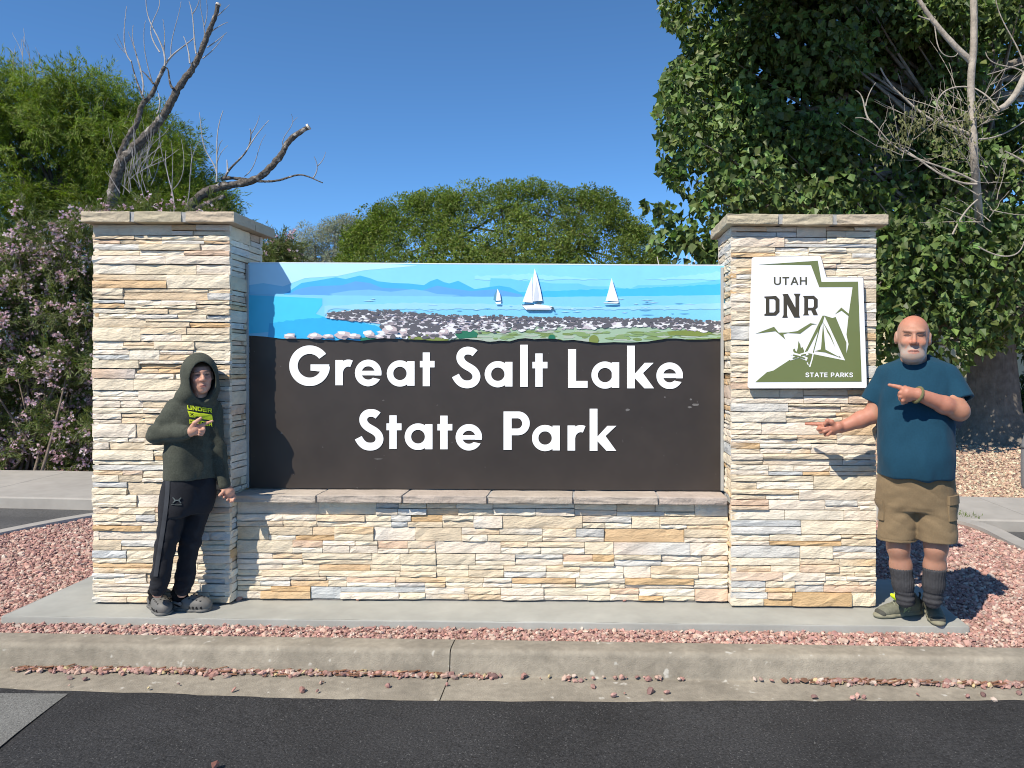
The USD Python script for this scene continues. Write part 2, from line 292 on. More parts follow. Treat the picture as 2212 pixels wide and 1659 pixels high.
for poly, per in ((farR, 900), (farL, 500)):
    p = scatter(poly, per); p = p[p[:, 1] > backY(p[:, 0]) + np.interp(p[:, 0], [-7, 4], [1.75, 1.15]) + .02]
    z = terr(p[:, 0], p[:, 1]) + .012
    parts.append(rocks(np.c_[p, z], rng.uniform(.03, .07, len(p)), pal=pl, base=(OCV, OCF)))
v, f = join([(a, b) for a, b, c in parts]); put('gravel', (v, f), M_grav, tint=np.vstack([c for a, b, c in parts]), kind='stuff', label='paler tan gravel under the trees beyond the pavement', cat='gravel')
# loose stones, bark and twigs along the gutter
n = 2000; x = rng.uniform(-3.4, 2.7, n); dens = meshkit.fbm(np.c_[x * 1.6, x * 0, x * 0], 3, 11) + np.interp(x, [-3.4, -2.5, -1.5, 2.7], [-.22, -.02, .05, .0])
keep = dens > rng.uniform(.25, .75, n); x = x[keep]; d = np.abs(rng.normal(0, .013, len(x)))
d = np.where(rng.random(len(x)) < .06, rng.uniform(0, .2, len(x)), d)
P = np.c_[x, kerbY(x) - .178 - d, -.158 + G(x) + np.clip(.012 - d * .4, 0, .012)]
a, b, c = rocks(P, rng.uniform(.012, .04, len(x)) * np.where(rng.random(len(x)) < .12, 1.4, 1), pal=np.vstack([PINK * .95, PINK[:, :] * .8, [[.45, .36, .2], [.16, .09, .06]]]))
tw = []
for i in range(700):
    x0 = rng.uniform(-3.3, 2.6)
    if meshkit.fbm(np.array([[x0 * 1.6, 0, 0]]), 3, 11)[0] < .42: continue
    p0 = np.array([x0, kerbY(x0) - .172 - abs(rng.normal(0, .014)), -.156 + float(G(x0)) + rng.uniform(0, .012)]); L = rng.uniform(.015, .07); ang = rng.normal(0, .5)
    tw.append(tube([p0, p0 + L * np.array([math.cos(ang), math.sin(ang) * .4, rng.uniform(-.02, .25)])], rng.uniform(.0015, .005), 4))
tv, tf = join(tw); tt = np.repeat(np.array([[.15, .075, .045]]), len(tv), 0) * rng.uniform(.6, 1.6, (len(tv), 1))
v, f = join([(a, b), (tv, tf)]); put('gutter_debris', (v, f), M_grav, tint=np.vstack([c, tt]), kind='stuff', label='loose red stones and dry bark lying in the gutter', cat='debris')
# a few single stones on the slab and the road
def lone(u, v, z, s, pal, lab):
    q = gp(u, v, z); a, b, c = rocks(np.array([[q[0], q[1], z + float(G(q[0])) + s * .25]]), s, pal=np.array([pal])); put('stone', (a, b), M_grav, tint=c, label=lab, cat='stone')
lone(1350, 1300, 0, .035, (.40, .2, .16), 'small red stone on the slab in front of the low wall, right')
lone(517, 1297, 0, .05, (.45, .26, .2), 'red stone on the slab at the foot of the left pillar')
lone(772, 1298, 0, .035, (.47, .28, .2), 'small tan stone on the slab in front of the low wall, left')
lone(465, 1660, -.165, .06, (.34, .15, .11), 'rusty red stone lying on the dark road')
# ---------------------------------------------------------------- the stone monument
M_stone = mat('ledger_stone', (1, 1, 1), rough=.88, var=.15, scale=22., detail=6., bump=.8, bscale=38., bdist=.009, tint=True, var2=.10, scale2=9., spec=.25, bstretch=(1, 1, 2.4))
M_cap = mat('cap_stone', (1, 1, 1), rough=.9, var=.14, scale=18., detail=5., bump=.8, bscale=48., bdist=.008, tint=True, var2=.15, scale2=7., spec=.2)
M_mort = mat('mortar', (.34, .34, .33), rough=.95, var=.15, scale=40., bump=.6)
M_mortd = mat('mortar_dark', (.16, .15, .14), rough=.95, var=.15, scale=40., bump=.6)
CREAM = np.array([[.74, .65, .50], [.78, .70, .56], [.70, .62, .49], [.76, .68, .58], [.67, .57, .43], [.80, .74, .63], [.73, .65, .55]]) * [.97, .95, .91]
TAN = np.array([[.66, .51, .34], [.64, .45, .26], [.57, .39, .21], [.70, .56, .39], [.64, .47, .34]])
GREY = np.array([[.54, .53, .50], [.60, .58, .53], [.49, .50, .49], [.63, .61, .56]])
def stone_colour(r):
    x = r.random()
    if x < .77: c = CREAM[r.integers(len(CREAM))]
    elif x < .905: c = TAN[r.integers(len(TAN))]
    else: c = GREY[r.integers(len(GREY))]
    return c * r.uniform(.92, 1.06)
def stone(r, a0, a1, b0, b1, prot, place, rough=1., nzv=3):
    w = a1 - a0; nx = int(np.clip(round(w / .055) + 2, 4, 7))
    g = r.uniform(.0008, .0022)
    A = np.linspace(a0 + g, a1 - g, nx); B = np.linspace(b0 + g, b1 - g, nzv)
    AA, BB = np.meshgrid(A, B, indexing='ij')
    AA[1:-1] += r.normal(0, .006, AA[1:-1].shape); BB[:, 1:-1] += r.normal(0, .1, BB[:, 1:-1].shape) * (b1 - b0)
    BB[:, 0] += r.uniform(0, .0016, nx); BB[:, -1] -= r.uniform(0, .0024, nx)
    C = prot + r.normal(0, .0019, AA.shape) * rough
    C[:, 0] -= r.uniform(.000, .005, nx) * rough; C[:, -1] -= r.uniform(.000, .004, nx) * rough
    C[0] -= r.uniform(0, .003, nzv); C[-1] -= r.uniform(0, .003, nzv)
    v = np.stack([AA, BB, C], -1).reshape(-1, 3); f = quads(nx, nzv)[:, ::-1]
    idx = np.arange(nx * nzv).reshape(nx, nzv)
    loop = np.r_[idx[:, 0], idx[-1, 1:], idx[-2::-1, -1], idx[0, -2:0:-1]]
    bk = v[loop].copy(); bk[:, 2] = -.03; m = len(loop); o = len(v); j = np.arange(m); jn = (j + 1) % m
    side = np.vstack([np.stack([loop, o + j, loop[jn]], 1), np.stack([loop[jn], o + j, o + jn], 1)])
    v = np.vstack([v, bk]); f = np.vstack([f[:, ::-1], side])
    V = place(v[:, 0], v[:, 1], v[:, 2])
    # outward facing
    m_ = trimesh.Trimesh(V, f, process=False)
    d = place(np.array([0, 0.]), np.array([0, 0.]), np.array([0, 1.])); out = d[1] - d[0]
    if (m_.face_normals[:4] @ out).mean() < 0: f = f[:, ::-1]
    c = stone_colour(r); t = np.repeat(c[None], len(v), 0)
    if r.random() < .25:                 # rust or grey bleeding into one end of the piece
        c2 = TAN[r.integers(len(TAN))] if r.random() < .7 else GREY[r.integers(len(GREY))]
        s = np.clip((v[:, 0] - a0) / w * (1 if r.random() < .5 else -1) + r.uniform(-.2, .9), 0, 1)[:, None] * .75; t = t * (1 - s) + c2 * s
    t = t * r.uniform(.93, 1.06, (len(v), 1))
    return V, f, t
def courses(r, x0, x1, z0, z1, ends=False):
    """stacked ledger panels: rectangles (a0, a1, b0, b1)"""
    out, z = [], z0
    while z < z1 - .02:
        h = r.choice([.052, .062, .070, .076, .084]);
        if z1 - z - h < .05: h = z1 - z
        x = x0 + (-r.uniform(0, .1) if False else 0)
        while x < x1 - 1e-6:
            L = r.uniform(.17, .52)
            if x1 - x - L < .13: L = x1 - x
            k = r.random()
            if k < .30 or h < .06 and k < .6: out.append((x, x + L, z, z + h))
            else:
                s = h * r.choice([.38, .45, .5, .55, .62])
                for b0, b1 in ((z, z + s), (z + s, z + h)):
                    if L > .3 and r.random() < .62:
                        c = x + L * r.uniform(.3, .7); out += [(x, c, b0, b1), (c, x + L, b0, b1)]
                    else: out.append((x, x + L, b0, b1))
            x += L
        z += h
    return out
def pillar(name, label, seed, x0, x1, zt, inner, capx0, capx1, lab_side):
    r = np.random.default_rng(seed); yF, yB = 4.5, 4.95
    t = Thing(name, label, 'stone pillar', ((x0 + x1) / 2, 4.72, float(G((x0 + x1) / 2))))
    zb = .012
    put('core', sheared(boxm(x0 + .024, x1 - .024, yF + .018, yB - .018, .0, zt + .02)), M_mortd, t)
    fr = lambda a, b, c: np.stack([a, yF - c, b + G(a)], -1)
    for q in courses(r, x0, x1, zb, zt): 
        V, f, c = stone(r, *q, prot=r.uniform(-.005, .011), place=fr); put('stone', (V, f), M_stone, t, tint=c)
    if inner > 0: sd = lambda a, b, c: np.stack([x1 + c - .004, a, b + G(x1)], -1)
    else: sd = lambda a, b, c: np.stack([x0 - c + .004, a, b + G(x0)], -1)
    for q in courses(r, yF + .004, yB, zb, zt):
        V, f, c = stone(r, *q, prot=r.uniform(-.002, .010), place=sd); put('side_stone', (V, f), M_stone, t, tint=c)
    # outer side and back: the same masonry, seen only from elsewhere
    so = (lambda a, b, c: np.stack([x0 - c + .004, a, b + G(x0)], -1)) if inner > 0 else (lambda a, b, c: np.stack([x1 + c - .004, a, b + G(x1)], -1))
    bits = [stone(r, *q, prot=r.uniform(-.008, .008), place=so) for q in courses(r, yF + .004, yB, zb, zt)]
    bk = lambda a, b, c: np.stack([a, yB + c, b + G(a)], -1)
    bits += [stone(r, *q, prot=r.uniform(-.006, .01), place=bk) for q in courses(r, x0, x1, zb, zt)]
    v, f = join([(a, b) for a, b, c in bits]); put('rear_stonework', (v, f), M_stone, t, tint=np.vstack([c for a, b, c in bits]), kind='stuff')
    # cap stones, three wide and two deep, with grey joints
    cw = (capx1 - capx0); cuts = np.cumsum([0, .333, .335, .332]) * cw + capx0; c0, c1 = zt + .002, zt + .066
    for yy0, yy1, frontrow in ((4.435, 4.72, 1), (4.723, 5.02, 0)):
        for k in range(3):
            a0, a1 = cuts[k] + (.011 if k else 0), cuts[k + 1] - (.011 if k < 2 else 0)
            m = capstone(r, a0, a1, yy0, yy1, c0 + r.uniform(-.002, .002), c1 + r.uniform(-.002, .003))
            col = np.array([.47, .40, .295]) * r.uniform(.92, 1.08) * r.uniform(.98, 1.02, 3)
            put('cap_stone', m, M_cap, t, smooth=32, tint=np.repeat(col[None], len(meshkit.arrays(m, 32)[0]), 0))
    put('cap_joint', sheared(boxm(capx0 + .02, capx1 - .02, 4.444, 5.01, c0 + .003, c1 - .003)), M_mort, t)
    return t
def sheared(m):
    v = np.array(m.vertices); v[:, 2] += G(v[:, 0]); return v, np.array(m.faces)
def capstone(r, x0, x1, y0, y1, z0, z1):
    """a block with split, uneven edges"""
    nx, ny, nz = 14, 7, 4
    m = trimesh.creation.box([1, 1, 1]); 
    for _ in range(4): m = m.subdivide()
    v = np.array(m.vertices) + .5
    v = np.c_[x0 + v[:, 0] * (x1 - x0), y0 + v[:, 1] * (y1 - y0), z0 + v[:, 2] * (z1 - z0)]
    c = np.array([(x0 + x1) / 2, (y0 + y1) / 2, (z0 + z1) / 2]); h = np.array([x1 - x0, y1 - y0, z1 - z0]) / 2
    q = (v - c); R = .006; inn = np.clip(q, -(h - R), h - R); dlt = q - inn; L = np.linalg.norm(dlt, axis=1, keepdims=True)
    s = np.where(L > 0, inn + dlt / np.maximum(L, 1e-9) * np.minimum(L, R), q); v = c + s
    o = r.uniform(0, 50, 3); nn = meshkit.fbm(v * [13, 13, 34] + o + meshkit.noise(v * 9 + o)[:, None] * 1.6, 4) - .5; n2 = meshkit.fbm(v * [18, 18, 40] + o + 31, 4) - .5
    side = np.abs(q[:, 1]) > h[1] - 1e-6
    v[:, 1] += np.where(side, nn * .020, 0) * np.sign(q[:, 1]); v[:, 2] += n2 * .007
    ends = np.abs(q[:, 0]) > h[0] - 1e-6; v[:, 0] -= np.sign(q[:, 0]) * np.where(ends, np.abs(nn) * .016, 0)
    v[:, 2] += G(v[:, 0]); return trimesh.Trimesh(v, np.array(m.faces), process=False)
LX0, LX1, RX0, RX1 = -2.979, -2.148, .878, 1.756
pillar('stone_pillar', 'taller-looking left stone pillar with flat cap, boy standing before it', 21, LX0, LX1, 2.308 - float(G(-2.56)) , 1, (173 - CX) / F_ * 4.435, (506 - CX) / F_ * 4.435, '')
pillar('stone_pillar', 'right stone pillar that carries the white state-shaped plaque', 33, RX0, RX1, 2.294 - float(G(1.3)), -1, (1570 - CX) / F_ * 4.435, (1920 - CX) / F_ * 4.435, '')
# low wall between the pillars
r = np.random.default_rng(5); wy = 4.585
lw = Thing('stone_wall', 'low ledger-stone wall with tan coping under the big sign', 'stone wall', (-.63, 4.7, 0))
put('core', sheared(boxm(LX1 + .005, RX0 - .005, wy + .012, 4.90, 0, .60)), M_mortd, lw)
fr = lambda a, b, c: np.stack([a, wy - c, b + G(a)], -1)
for q in courses(r, LX1 + .002, RX0 - .002, .012, .607):
    V, f, c = stone(r, *q, prot=r.uniform(-.005, .011), place=fr); put('stone', (V, f), M_stone, lw, tint=c)
bk = lambda a, b, c: np.stack([a, 4.905 + c, b + G(a)], -1)
bits = [stone(r, *q, prot=r.uniform(-.006, .01), place=bk) for q in courses(r, LX1 + .002, RX0 - .002, .012, .607)]
v, f = join([(a, b) for a, b, c in bits]); put('rear_stonework', (v, f), M_stone, lw, tint=np.vstack([c for a, b, c in bits]), kind='stuff')
cuts = [LX1 - .02] + [(u - CX) / F_ * 4.53 for u in (683, 869, 1053, 1238, 1423)] + [RX0 - .01]
for y0, y1 in ((4.525, 4.74), (4.745, 4.97)):
    for a, b in zip(cuts[:-1], cuts[1:]):
        m = capstone(r, a + .004, b - .004, y0, y1, .613 + r.uniform(-.002, .002), .662 + r.uniform(-.002, .002)); col = np.array([.43, .365, .305]) * r.uniform(.9, 1.08) * r.uniform(.98, 1.02, 3)
        put('coping_stone', m, M_cap, lw, smooth=32, tint=np.repeat(col[None], len(meshkit.arrays(m, 32)[0]), 0))
put('coping_joint', sheared(boxm(LX1 + .02, RX0 - .02, 4.545, 4.95, .613, .655)), M_mort, lw)

# ---------------------------------------------------------------- the big sign
SY = 4.734
def flat(name, rgb, rough=.45, var=.03, bump=.0, spec=.4, **k): return mat(name, rgb, rough=rough, var=var, scale=8., bump=bump, spec=spec, **k)
M_brown = mat('sign_brown', (.036, .028, .023), rough=.42, var=.10, scale=5., bump=.05, bscale=30., spec=.45, var2=.2, scale2=3., dark=(23., .735, (.16, .15, .145)))
M_white = flat('sign_white', (.86, .87, .87), rough=.4)
M_frame = flat('sign_metal', (.42, .42, .40), rough=.5, metal=.3)
def S1(zx, zy): return ((1100 + zx / 1.3012) / 1.8517, (1350 + zy / 1.3012) / 1.8517)
def S2(zx, zy): return ((1000 + zx / 1.1344) / 1.8517, (1000 + zy / 1.1344) / 1.8517)
def S3(zx, zy): return ((2900 + zx / 2.2114) / 1.8517, (850 + zy / 2.2114) / 1.8517)
def on_plane(poly, conv, Y, depth, lift=0.):
    """picture-space polygon -> solid plate standing in the plane y = Y, facing -y"""
    def tr(p):
        u, v = conv(p[:, 0], p[:, 1]); return np.c_[(u - CX) / F_ * Y, HC - (v - CY) / F_ * Y]
    from shapely import transform
    q = transform(poly, tr)
    if q.is_empty: return None
    v, f = extr(q, depth); return np.c_[v[:, 0], Y - lift - v[:, 2], v[:, 1]], f
sg = Thing('park_sign', 'wide brown sign panel with lake picture and white lettering between pillars', 'sign', (-.63, SY, .66))
x0, x1 = LX1 + .012, RX0 + .004
zt0, zt1, zb0, zb1 = [HC - (v - CY) / F_ * SY for v in (569, 575, 1054, 1060)]
vv = np.array([[x0, SY, zb0], [x1, SY, zb1], [x1, SY, zt1], [x0, SY, zt0], [x0, SY + .045, zb0], [x1, SY + .045, zb1], [x1, SY + .045, zt1], [x0, SY + .045, zt0]])
ff = np.array([[0, 1, 2], [0, 2, 3], [5, 4, 7], [5, 7, 6], [4, 0, 3], [4, 3, 7], [1, 5, 6], [1, 6, 2], [3, 2, 6], [3, 6, 7], [4, 5, 1], [4, 1, 0]])
put('board', (vv, ff), M_brown, sg)
for xx0, xx1 in ((LX1 - .002, LX1 + .011), (RX0 - .022, RX0 - .004)):
    put('side_post', (lambda m: m)(sheared(boxm(xx0, xx1, SY - .022, SY - .004, .672, 2.085))), M_frame, sg)
rim = np.array([[x0, SY - .001, zt0 + .002], [x1, SY - .001, zt1 + .002], [x1, SY - .001, zt1 + .009], [x0, SY - .001, zt0 + .009], [x0, SY + .046, zt0 + .002], [x1, SY + .046, zt1 + .002], [x1, SY + .046, zt1 + .009], [x0, SY + .046, zt0 + .009]])
put('top_trim', (rim, ff), flat('sign_trim', (.62, .72, .78), rough=.4), sg)
def panel_clip():                        # picture area in S2 units
    return Polygon([(-8, 58), (2166, 71), (2166, 440), (-8, 440)])
def edge_bottom():
    pts = [(-8, 388), (60, 392), (110, 398), (150, 403), (240, 402), (300, 405), (390, 410), (440, 406), (500, 413), (560, 405), (610, 400), (660, 403), (720, 405), (790, 408), (850, 413), (905, 410), (930, 405), (990, 404), (1050, 410), (1090, 418), (1130, 412), (1180, 414), (1215, 404), (1250, 400), (1290, 405), (1340, 402), (1390, 404), (1420, 410), (1470, 408), (1530, 416), (1580, 422), (1650, 418), (1720, 420), (1800, 416), (1850, 408), (1890, 402), (1930, 401), (1990, 407), (2050, 406), (2100, 404), (2166, 400)]
    return pts
PIC = Polygon(edge_bottom() + [(2166, 73), (-8, 60)]).buffer(0)
lift = [.0012]
def pic(name, poly, m):
    g = poly.buffer(0).intersection(PIC).buffer(0)
    g = MultiPolygon([q for q in getattr(g, 'geoms', [g]) if q.geom_type == 'Polygon' and q.area > .5])
    gs = list(g.geoms); many = len(gs) > 12
    for q in ([g] if many else gs):
        r_ = on_plane(q, S2, SY, .0006, lift[0])
        if r_: put(name, r_, m, sg, kind='stuff' if many else None)
    lift[0] += .0006
def wav(pts, amp, seed, n=90):
    p = np.asarray(pts, float); x = np.linspace(p[0, 0], p[-1, 0], n); y = np.interp(x, p[:, 0], p[:, 1]) + (meshkit.fbm(np.c_[x * .06, x * 0, x * 0], 3, seed) - .5) * amp
    return [(a, b) for a, b in zip(x, y)]
def pm_(name, c): return flat('print_' + name, c, rough=.38, var=.04)
pic('sky_print', PIC, pm_('sky', (.21, .58, .84)))
pr = np.random.default_rng(9)
pic('sky_light_print', Polygon([(-8, 55), (600, 60), (760, 72), (520, 92), (400, 118), (250, 128), (150, 165), (60, 150), (-8, 160)]), pm_('skylight', (.42, .71, .90)))
pic('sky_light_print', Polygon(wav([(1020, 118), (1250, 108), (1500, 128), (1750, 140), (2166, 95)], 14, 3) + wav([(2166, 135), (1900, 150), (1500, 150), (1200, 140), (1020, 135)], 10, 4)), pm_('skyband', (.27, .63, .86)))
pic('far_mountain_print', Polygon([(1092, 128), (1180, 130), (1230, 140), (1330, 146), (1370, 152), (1490, 152), (1540, 165), (1640, 165), (1720, 178), (1760, 160), (1860, 160), (1960, 155), (2060, 145), (2166, 128), (2166, 215), (1080, 215)]), pm_('farmount', (.13, .50, .83)))
pic('far_mountain_print', Polygon(wav([(1200, 192), (1350, 186), (1500, 180), (1650, 178), (1800, 172), (2000, 162), (2166, 150)], 8, 6) + [(2166, 215), (1200, 215)]), pm_('farmount_low', (.055, .44, .80)))
pic('mountain_print', Polygon([(150, 205), (190, 180), (235, 150), (310, 138), (390, 124), (435, 132), (500, 116), (545, 128), (580, 142), (650, 150), (720, 152), (790, 160), (818, 142), (850, 131), (880, 146), (905, 152), (945, 140), (985, 160), (1020, 178), (1060, 172), (1130, 162), (1180, 170), (1220, 190), (1260, 215), (150, 215)]), pm_('mount', (.055, .39, .80)))
pic('mountain_print', Polygon([(170, 207), (215, 178), (280, 165), (420, 160), (480, 142), (545, 150), (600, 172), (700, 176), (775, 186), (850, 162), (900, 172), (1000, 186), (1120, 178), (1230, 202), (1240, 215), (170, 215)]), pm_('mount_low', (.10, .33, .72)))
pic('mountain_print', Polygon([(360, 200), (450, 185), (540, 180), (640, 190), (740, 178), (800, 186), (850, 200), (960, 205), (900, 213), (400, 212)]), pm_('mount_haze', (.16, .44, .80)))
pic('water_print', Polygon(wav([(-8, 200), (300, 205), (900, 211), (1400, 213), (1750, 210), (2166, 204)], 4, 2) + [(2166, 440), (-8, 440)]), pm_('water', (.19, .53, .77)))
pic('water_print', Polygon([(-8, 205), (330, 220), (330, 250), (300, 290), (360, 310), (390, 350), (-8, 380)]), pm_('water_cyan', (.055, .50, .76)))
pic('water_print', Polygon(wav([(90, 330), (220, 316), (330, 306), (400, 318), (520, 332), (600, 350), (640, 372)], 10, 5) + [(640, 430), (80, 430)]), pm_('water_blue', (.028, .37, .68)))
pic('water_print', Polygon(wav([(340, 255), (700, 240), (1100, 246), (1600, 262), (2166, 240)], 10, 8) + wav([(2166, 300), (1500, 290), (1000, 300), (340, 270)], 12, 9)), pm_('water_pale', (.27, .57, .80)))
ws = []
for i in range(34):
    x, y, w = pr.uniform(420, 2150), pr.uniform(222, 295), pr.uniform(14, 60); ws.append(Polygon([(x, y), (x + w * .5, y - 2.2), (x + w, y), (x + w * .5, y + 2.2)]))
pic('ripple_print', unary_union(ws[:12]), pm_('ripple_dark', (.11, .36, .60))); pic('ripple_print', unary_union(ws[12:]), pm_('ripple_pale', (.36, .62, .82)))
# the shore: bands of broken stones
def shore_top(x): return np.interp(x, [300, 360, 420, 480, 560, 660, 760, 880, 1100, 1400, 1700, 1900, 2050, 2166], [300, 288, 279, 276, 276, 276, 288, 297, 300, 308, 312, 310, 322, 322])
def shore_low(x): return np.interp(x, [340, 420, 560, 640, 700, 900, 1200, 1500, 1800, 2166], [300, 310, 322, 336, 350, 372, 368, 352, 345, 372])
xs_ = np.linspace(352, 2166, 240)
pic('shore_print', Polygon([(x, shore_top(x) + 6 + 3 * math.sin(x * .21)) for x in xs_] + [(x, shore_low(x) + 8) for x in xs_[::-1]]).buffer(0), pm_('shore', (.45, .42, .48)))
pic('grass_print', Polygon([(700, 440), (690, 385), (740, 368), (840, 372), (930, 380), (1000, 362), (1180, 352), (1330, 345), (1500, 352), (1700, 348), (1900, 352), (2040, 362), (2166, 378), (2166, 440)]), pm_('grass', (.30, .42, .30)))
gr = {'a': [], 'b': [], 'c': []}
for i in range(150):
    x, y = pr.uniform(700, 2166), pr.uniform(368, 412); w, h = pr.uniform(8, 60), pr.uniform(2.5, 9)
    if y < 352 + 18 * pr.random(): continue
    k = 'abc'[pr.integers(3)]; a = np.linspace(0, 2 * np.pi, 9)[:-1]; gr[k].append(Polygon(np.c_[x + w * np.cos(a) * pr.uniform(.6, 1.1, 8), y + h * np.sin(a) * pr.uniform(.5, 1.2, 8)]).buffer(0))
pic('grass_print', unary_union(gr['a']), pm_('grass_olive', (.16, .23, .075))); pic('grass_print', unary_union(gr['b']), pm_('grass_grey', (.36, .42, .35))); pic('grass_print', unary_union(gr['c']), pm_('grass_green', (.20, .30, .12)))
pic('grass_print', unary_union([Polygon([(735, 375), (800, 366), (860, 372), (905, 390), (900, 412), (740, 410), (715, 395)]), Polygon([(1890, 370), (2000, 362), (2100, 380), (2040, 392), (1900, 386)]), Point(1560, 408).buffer(22)]), pm_('grass_moss', (.17, .22, .05)))
pic('bush_print', unary_union([Polygon([(930, 385), (960, 368), (1005, 360), (1035, 378), (1030, 396), (950, 402)]), Point(1370, 400).buffer(16), Polygon([(500, 400), (560, 392), (610, 398), (590, 412), (505, 412)])]), pm_('bush', (.02, .15, .085)))
def chip(x, y, w, h):
    a = np.linspace(0, 2 * np.pi, 8)[:-1] + pr.uniform(0, .8); return Polygon(np.c_[x + w * np.cos(a) * pr.uniform(.55, 1.1, 7), y + h * np.sin(a) * pr.uniform(.55, 1.1, 7)]).buffer(0)
ch = {k: [] for k in 'dmlw'}
for i in range(2100):
    x = pr.uniform(355, 2166); t0, t1 = shore_top(x), shore_low(x); y = t0 + (t1 - t0 + 6) * pr.beta(1.0, 1.6); deep = (y - t0) / (t1 - t0)
    s = pr.uniform(2.5, 7.5) * (1 + (deep > .5) * .6); ch['d' if pr.random() < .50 - .32 * deep else 'mlw'[pr.integers(3)]].append(chip(x, y, s * pr.uniform(1.2, 2.2), s * pr.uniform(.5, .9)))
for i in range(330):
    x = pr.uniform(355, 2166); y = shore_top(x) + pr.uniform(-3, 12); s = pr.uniform(5, 11); ch['d'].append(chip(x, y, s * 1.1, s * .62))
for i in range(160):                     # big pale boulders, left centre
    x = pr.uniform(600, 930); y = pr.uniform(335, 398); ch['dmlw'[pr.integers(4)]].append(chip(x, y, pr.uniform(10, 28), pr.uniform(6, 14)))
for k, c in (('m', (.28, .25, .27)), ('l', (.50, .46, .50)), ('w', (.68, .69, .72)), ('d', (.10, .098, .112))): pic('shore_stone_print', unary_union(ch[k]), pm_('shorestone_' + k, c))
bl = [(185, 392, 38, 16), (300, 392, 44, 17), (360, 392, 30, 13), (425, 384, 40, 24), (480, 392, 34, 16), (545, 384, 40, 22), (640, 362, 44, 26), (700, 372, 26, 24), (880, 375, 30, 18), (590, 396, 30, 12)]
pic('boulder_print', unary_union([chip(*b) for b in bl]), pm_('boulder', (.50, .42, .43))); pic('boulder_print', unary_union([chip(x - w * .15, y - h * .35, w * .6, h * .5) for x, y, w, h in bl]), pm_('boulder_pale', (.72, .72, .72)))
pic('boulder_print', unary_union([chip(x + w * .3, y + h * .5, w * .6, h * .3) for x, y, w, h in bl]), pm_('boulder_dark', (.19, .17, .21)))
# three sailing boats
M_sail, M_sail2, M_hull = pm_('sail', (.80, .82, .86)), pm_('sail_shade', (.55, .60, .70)), pm_('hull_dark', (.05, .09, .13))
pic('sailboat_print', unary_union([Polygon([(1292, 85), (1303, 120), (1318, 180), (1328, 232), (1285, 234), (1284, 140)]), Polygon([(1281, 122), (1262, 170), (1238, 236), (1284, 240)]), Polygon([(1232, 249), (1300, 246), (1372, 256), (1366, 273), (1254, 272)])]), M_sail)
pic('sailboat_print', unary_union([Polygon([(1300, 140), (1312, 200), (1310, 232), (1288, 234), (1290, 200)]), Polygon([(1254, 262), (1366, 264), (1364, 273), (1256, 272)])]), M_sail2)
pic('sailboat_print', unary_union([Polygon([(1295, 246), (1310, 237), (1326, 240), (1322, 248)]), Polygon([(1355, 258), (1378, 260), (1382, 272), (1372, 270), (1368, 262)]), Polygon([(1234, 248), (1290, 246), (1290, 250), (1236, 252)]), Polygon([(1256, 271), (1362, 272), (1360, 275), (1260, 275)])]), M_hull)
pic('sailboat_print', unary_union([Polygon([(1640, 128), (1652, 170), (1672, 234), (1613, 232), (1628, 180)]), Polygon([(1604, 238), (1674, 236), (1666, 246), (1610, 245)]), Polygon([(1124, 176), (1136, 200), (1140, 230), (1118, 232)]), Polygon([(1114, 238), (1142, 236), (1138, 246), (1118, 245)])]), M_sail)
pic('sailboat_print', unary_union([Polygon([(1124, 176), (1110, 205), (1106, 228), (1116, 232)]), Polygon([(1604, 240), (1674, 241), (1668, 244), (1610, 244)])]), pm_('sail_blue', (.10, .27, .40)))

# lettering: geometric bold sans, each letter its own plate
def arc(cx, cy, rx_, ry_, a0, a1, n=28): a = np.radians(np.linspace(a0, a1, n)); return np.c_[cx + rx_ * np.cos(a), cy + ry_ * np.sin(a)]
def ringp(cx, cy, ro, ri, sx=1., six=None): return Polygon(arc(cx, cy, ro * sx, ro, 0, 360, 64)[:-1]).difference(Polygon(arc(cx, cy, six or ri * sx, ri, 0, 360, 64)[:-1]))
def R(x0, y0, x1, y1): return sbox(x0, y0, x1, y1)
def wedge(cx, cy, a0, a1, r=400): return Polygon(np.vstack([[cx, cy], arc(cx, cy, r, r, a0, a1, 12)]))
def g_a(x0, x1, y0, y1): r_ = (y1 - y0) / 2 + 1; cx, cy = x0 + r_, (y0 + y1) / 2; return unary_union([ringp(cx, cy, r_, r_ - 33), R(x1 - 38, y0 + 3, x1, y1 - 3)])
def g_e(x0, x1, y0, y1):
    r_ = (x1 - x0) / 2; cx, cy = x0 + r_, (y0 + y1) / 2
    ring_ = ringp(cx, cy, r_, r_ - 34).difference(Polygon([(cx + 5, cy + 13), (cx + 120, cy + 13), (cx + 120, cy + 42), (cx + 46, cy + 30), (cx + 20, cy + 24)]))
    return unary_union([ring_, R(cx - r_ + 20, cy - 11, cx + r_ - 4, cy + 12).intersection(Point(cx, cy).buffer(r_))])
def g_t(x0, x1, y0, y1, bx0, bx1, by0, by1): return unary_union([R(x0, y0, x1, y1), R(bx0, by0, bx1, by1)])
def g_S(x0, x1, y0, y1):
    w, h = x1 - x0, y1 - y0
    c = np.array([(.80, .16), (.66, .105), (.53, .095), (.37, .13), (.28, .22), (.29, .32), (.40, .42), (.56, .49), (.74, .57), (.845, .68), (.83, .80), (.70, .89), (.52, .915), (.34, .89), (.20, .81), (.10, .70)]) * [w, h] + [x0, y0]
    c = smoothpath(np.c_[c, np.zeros(len(c))], 70)[:, :2]; return LineString(c).buffer(20, cap_style='flat')
def g_r(x0, y0, y1, ax): return unary_union([R(x0, y0, x0 + 39, y1), LineString(smoothpath(np.array([(x0 + 22, y0 + 62, 0), (x0 + 33, y0 + 34, 0), (x0 + 56, y0 + 18, 0), (ax - 6, y0 + 20, 0)]), 20)[:, :2]).buffer(18, cap_style='flat')])
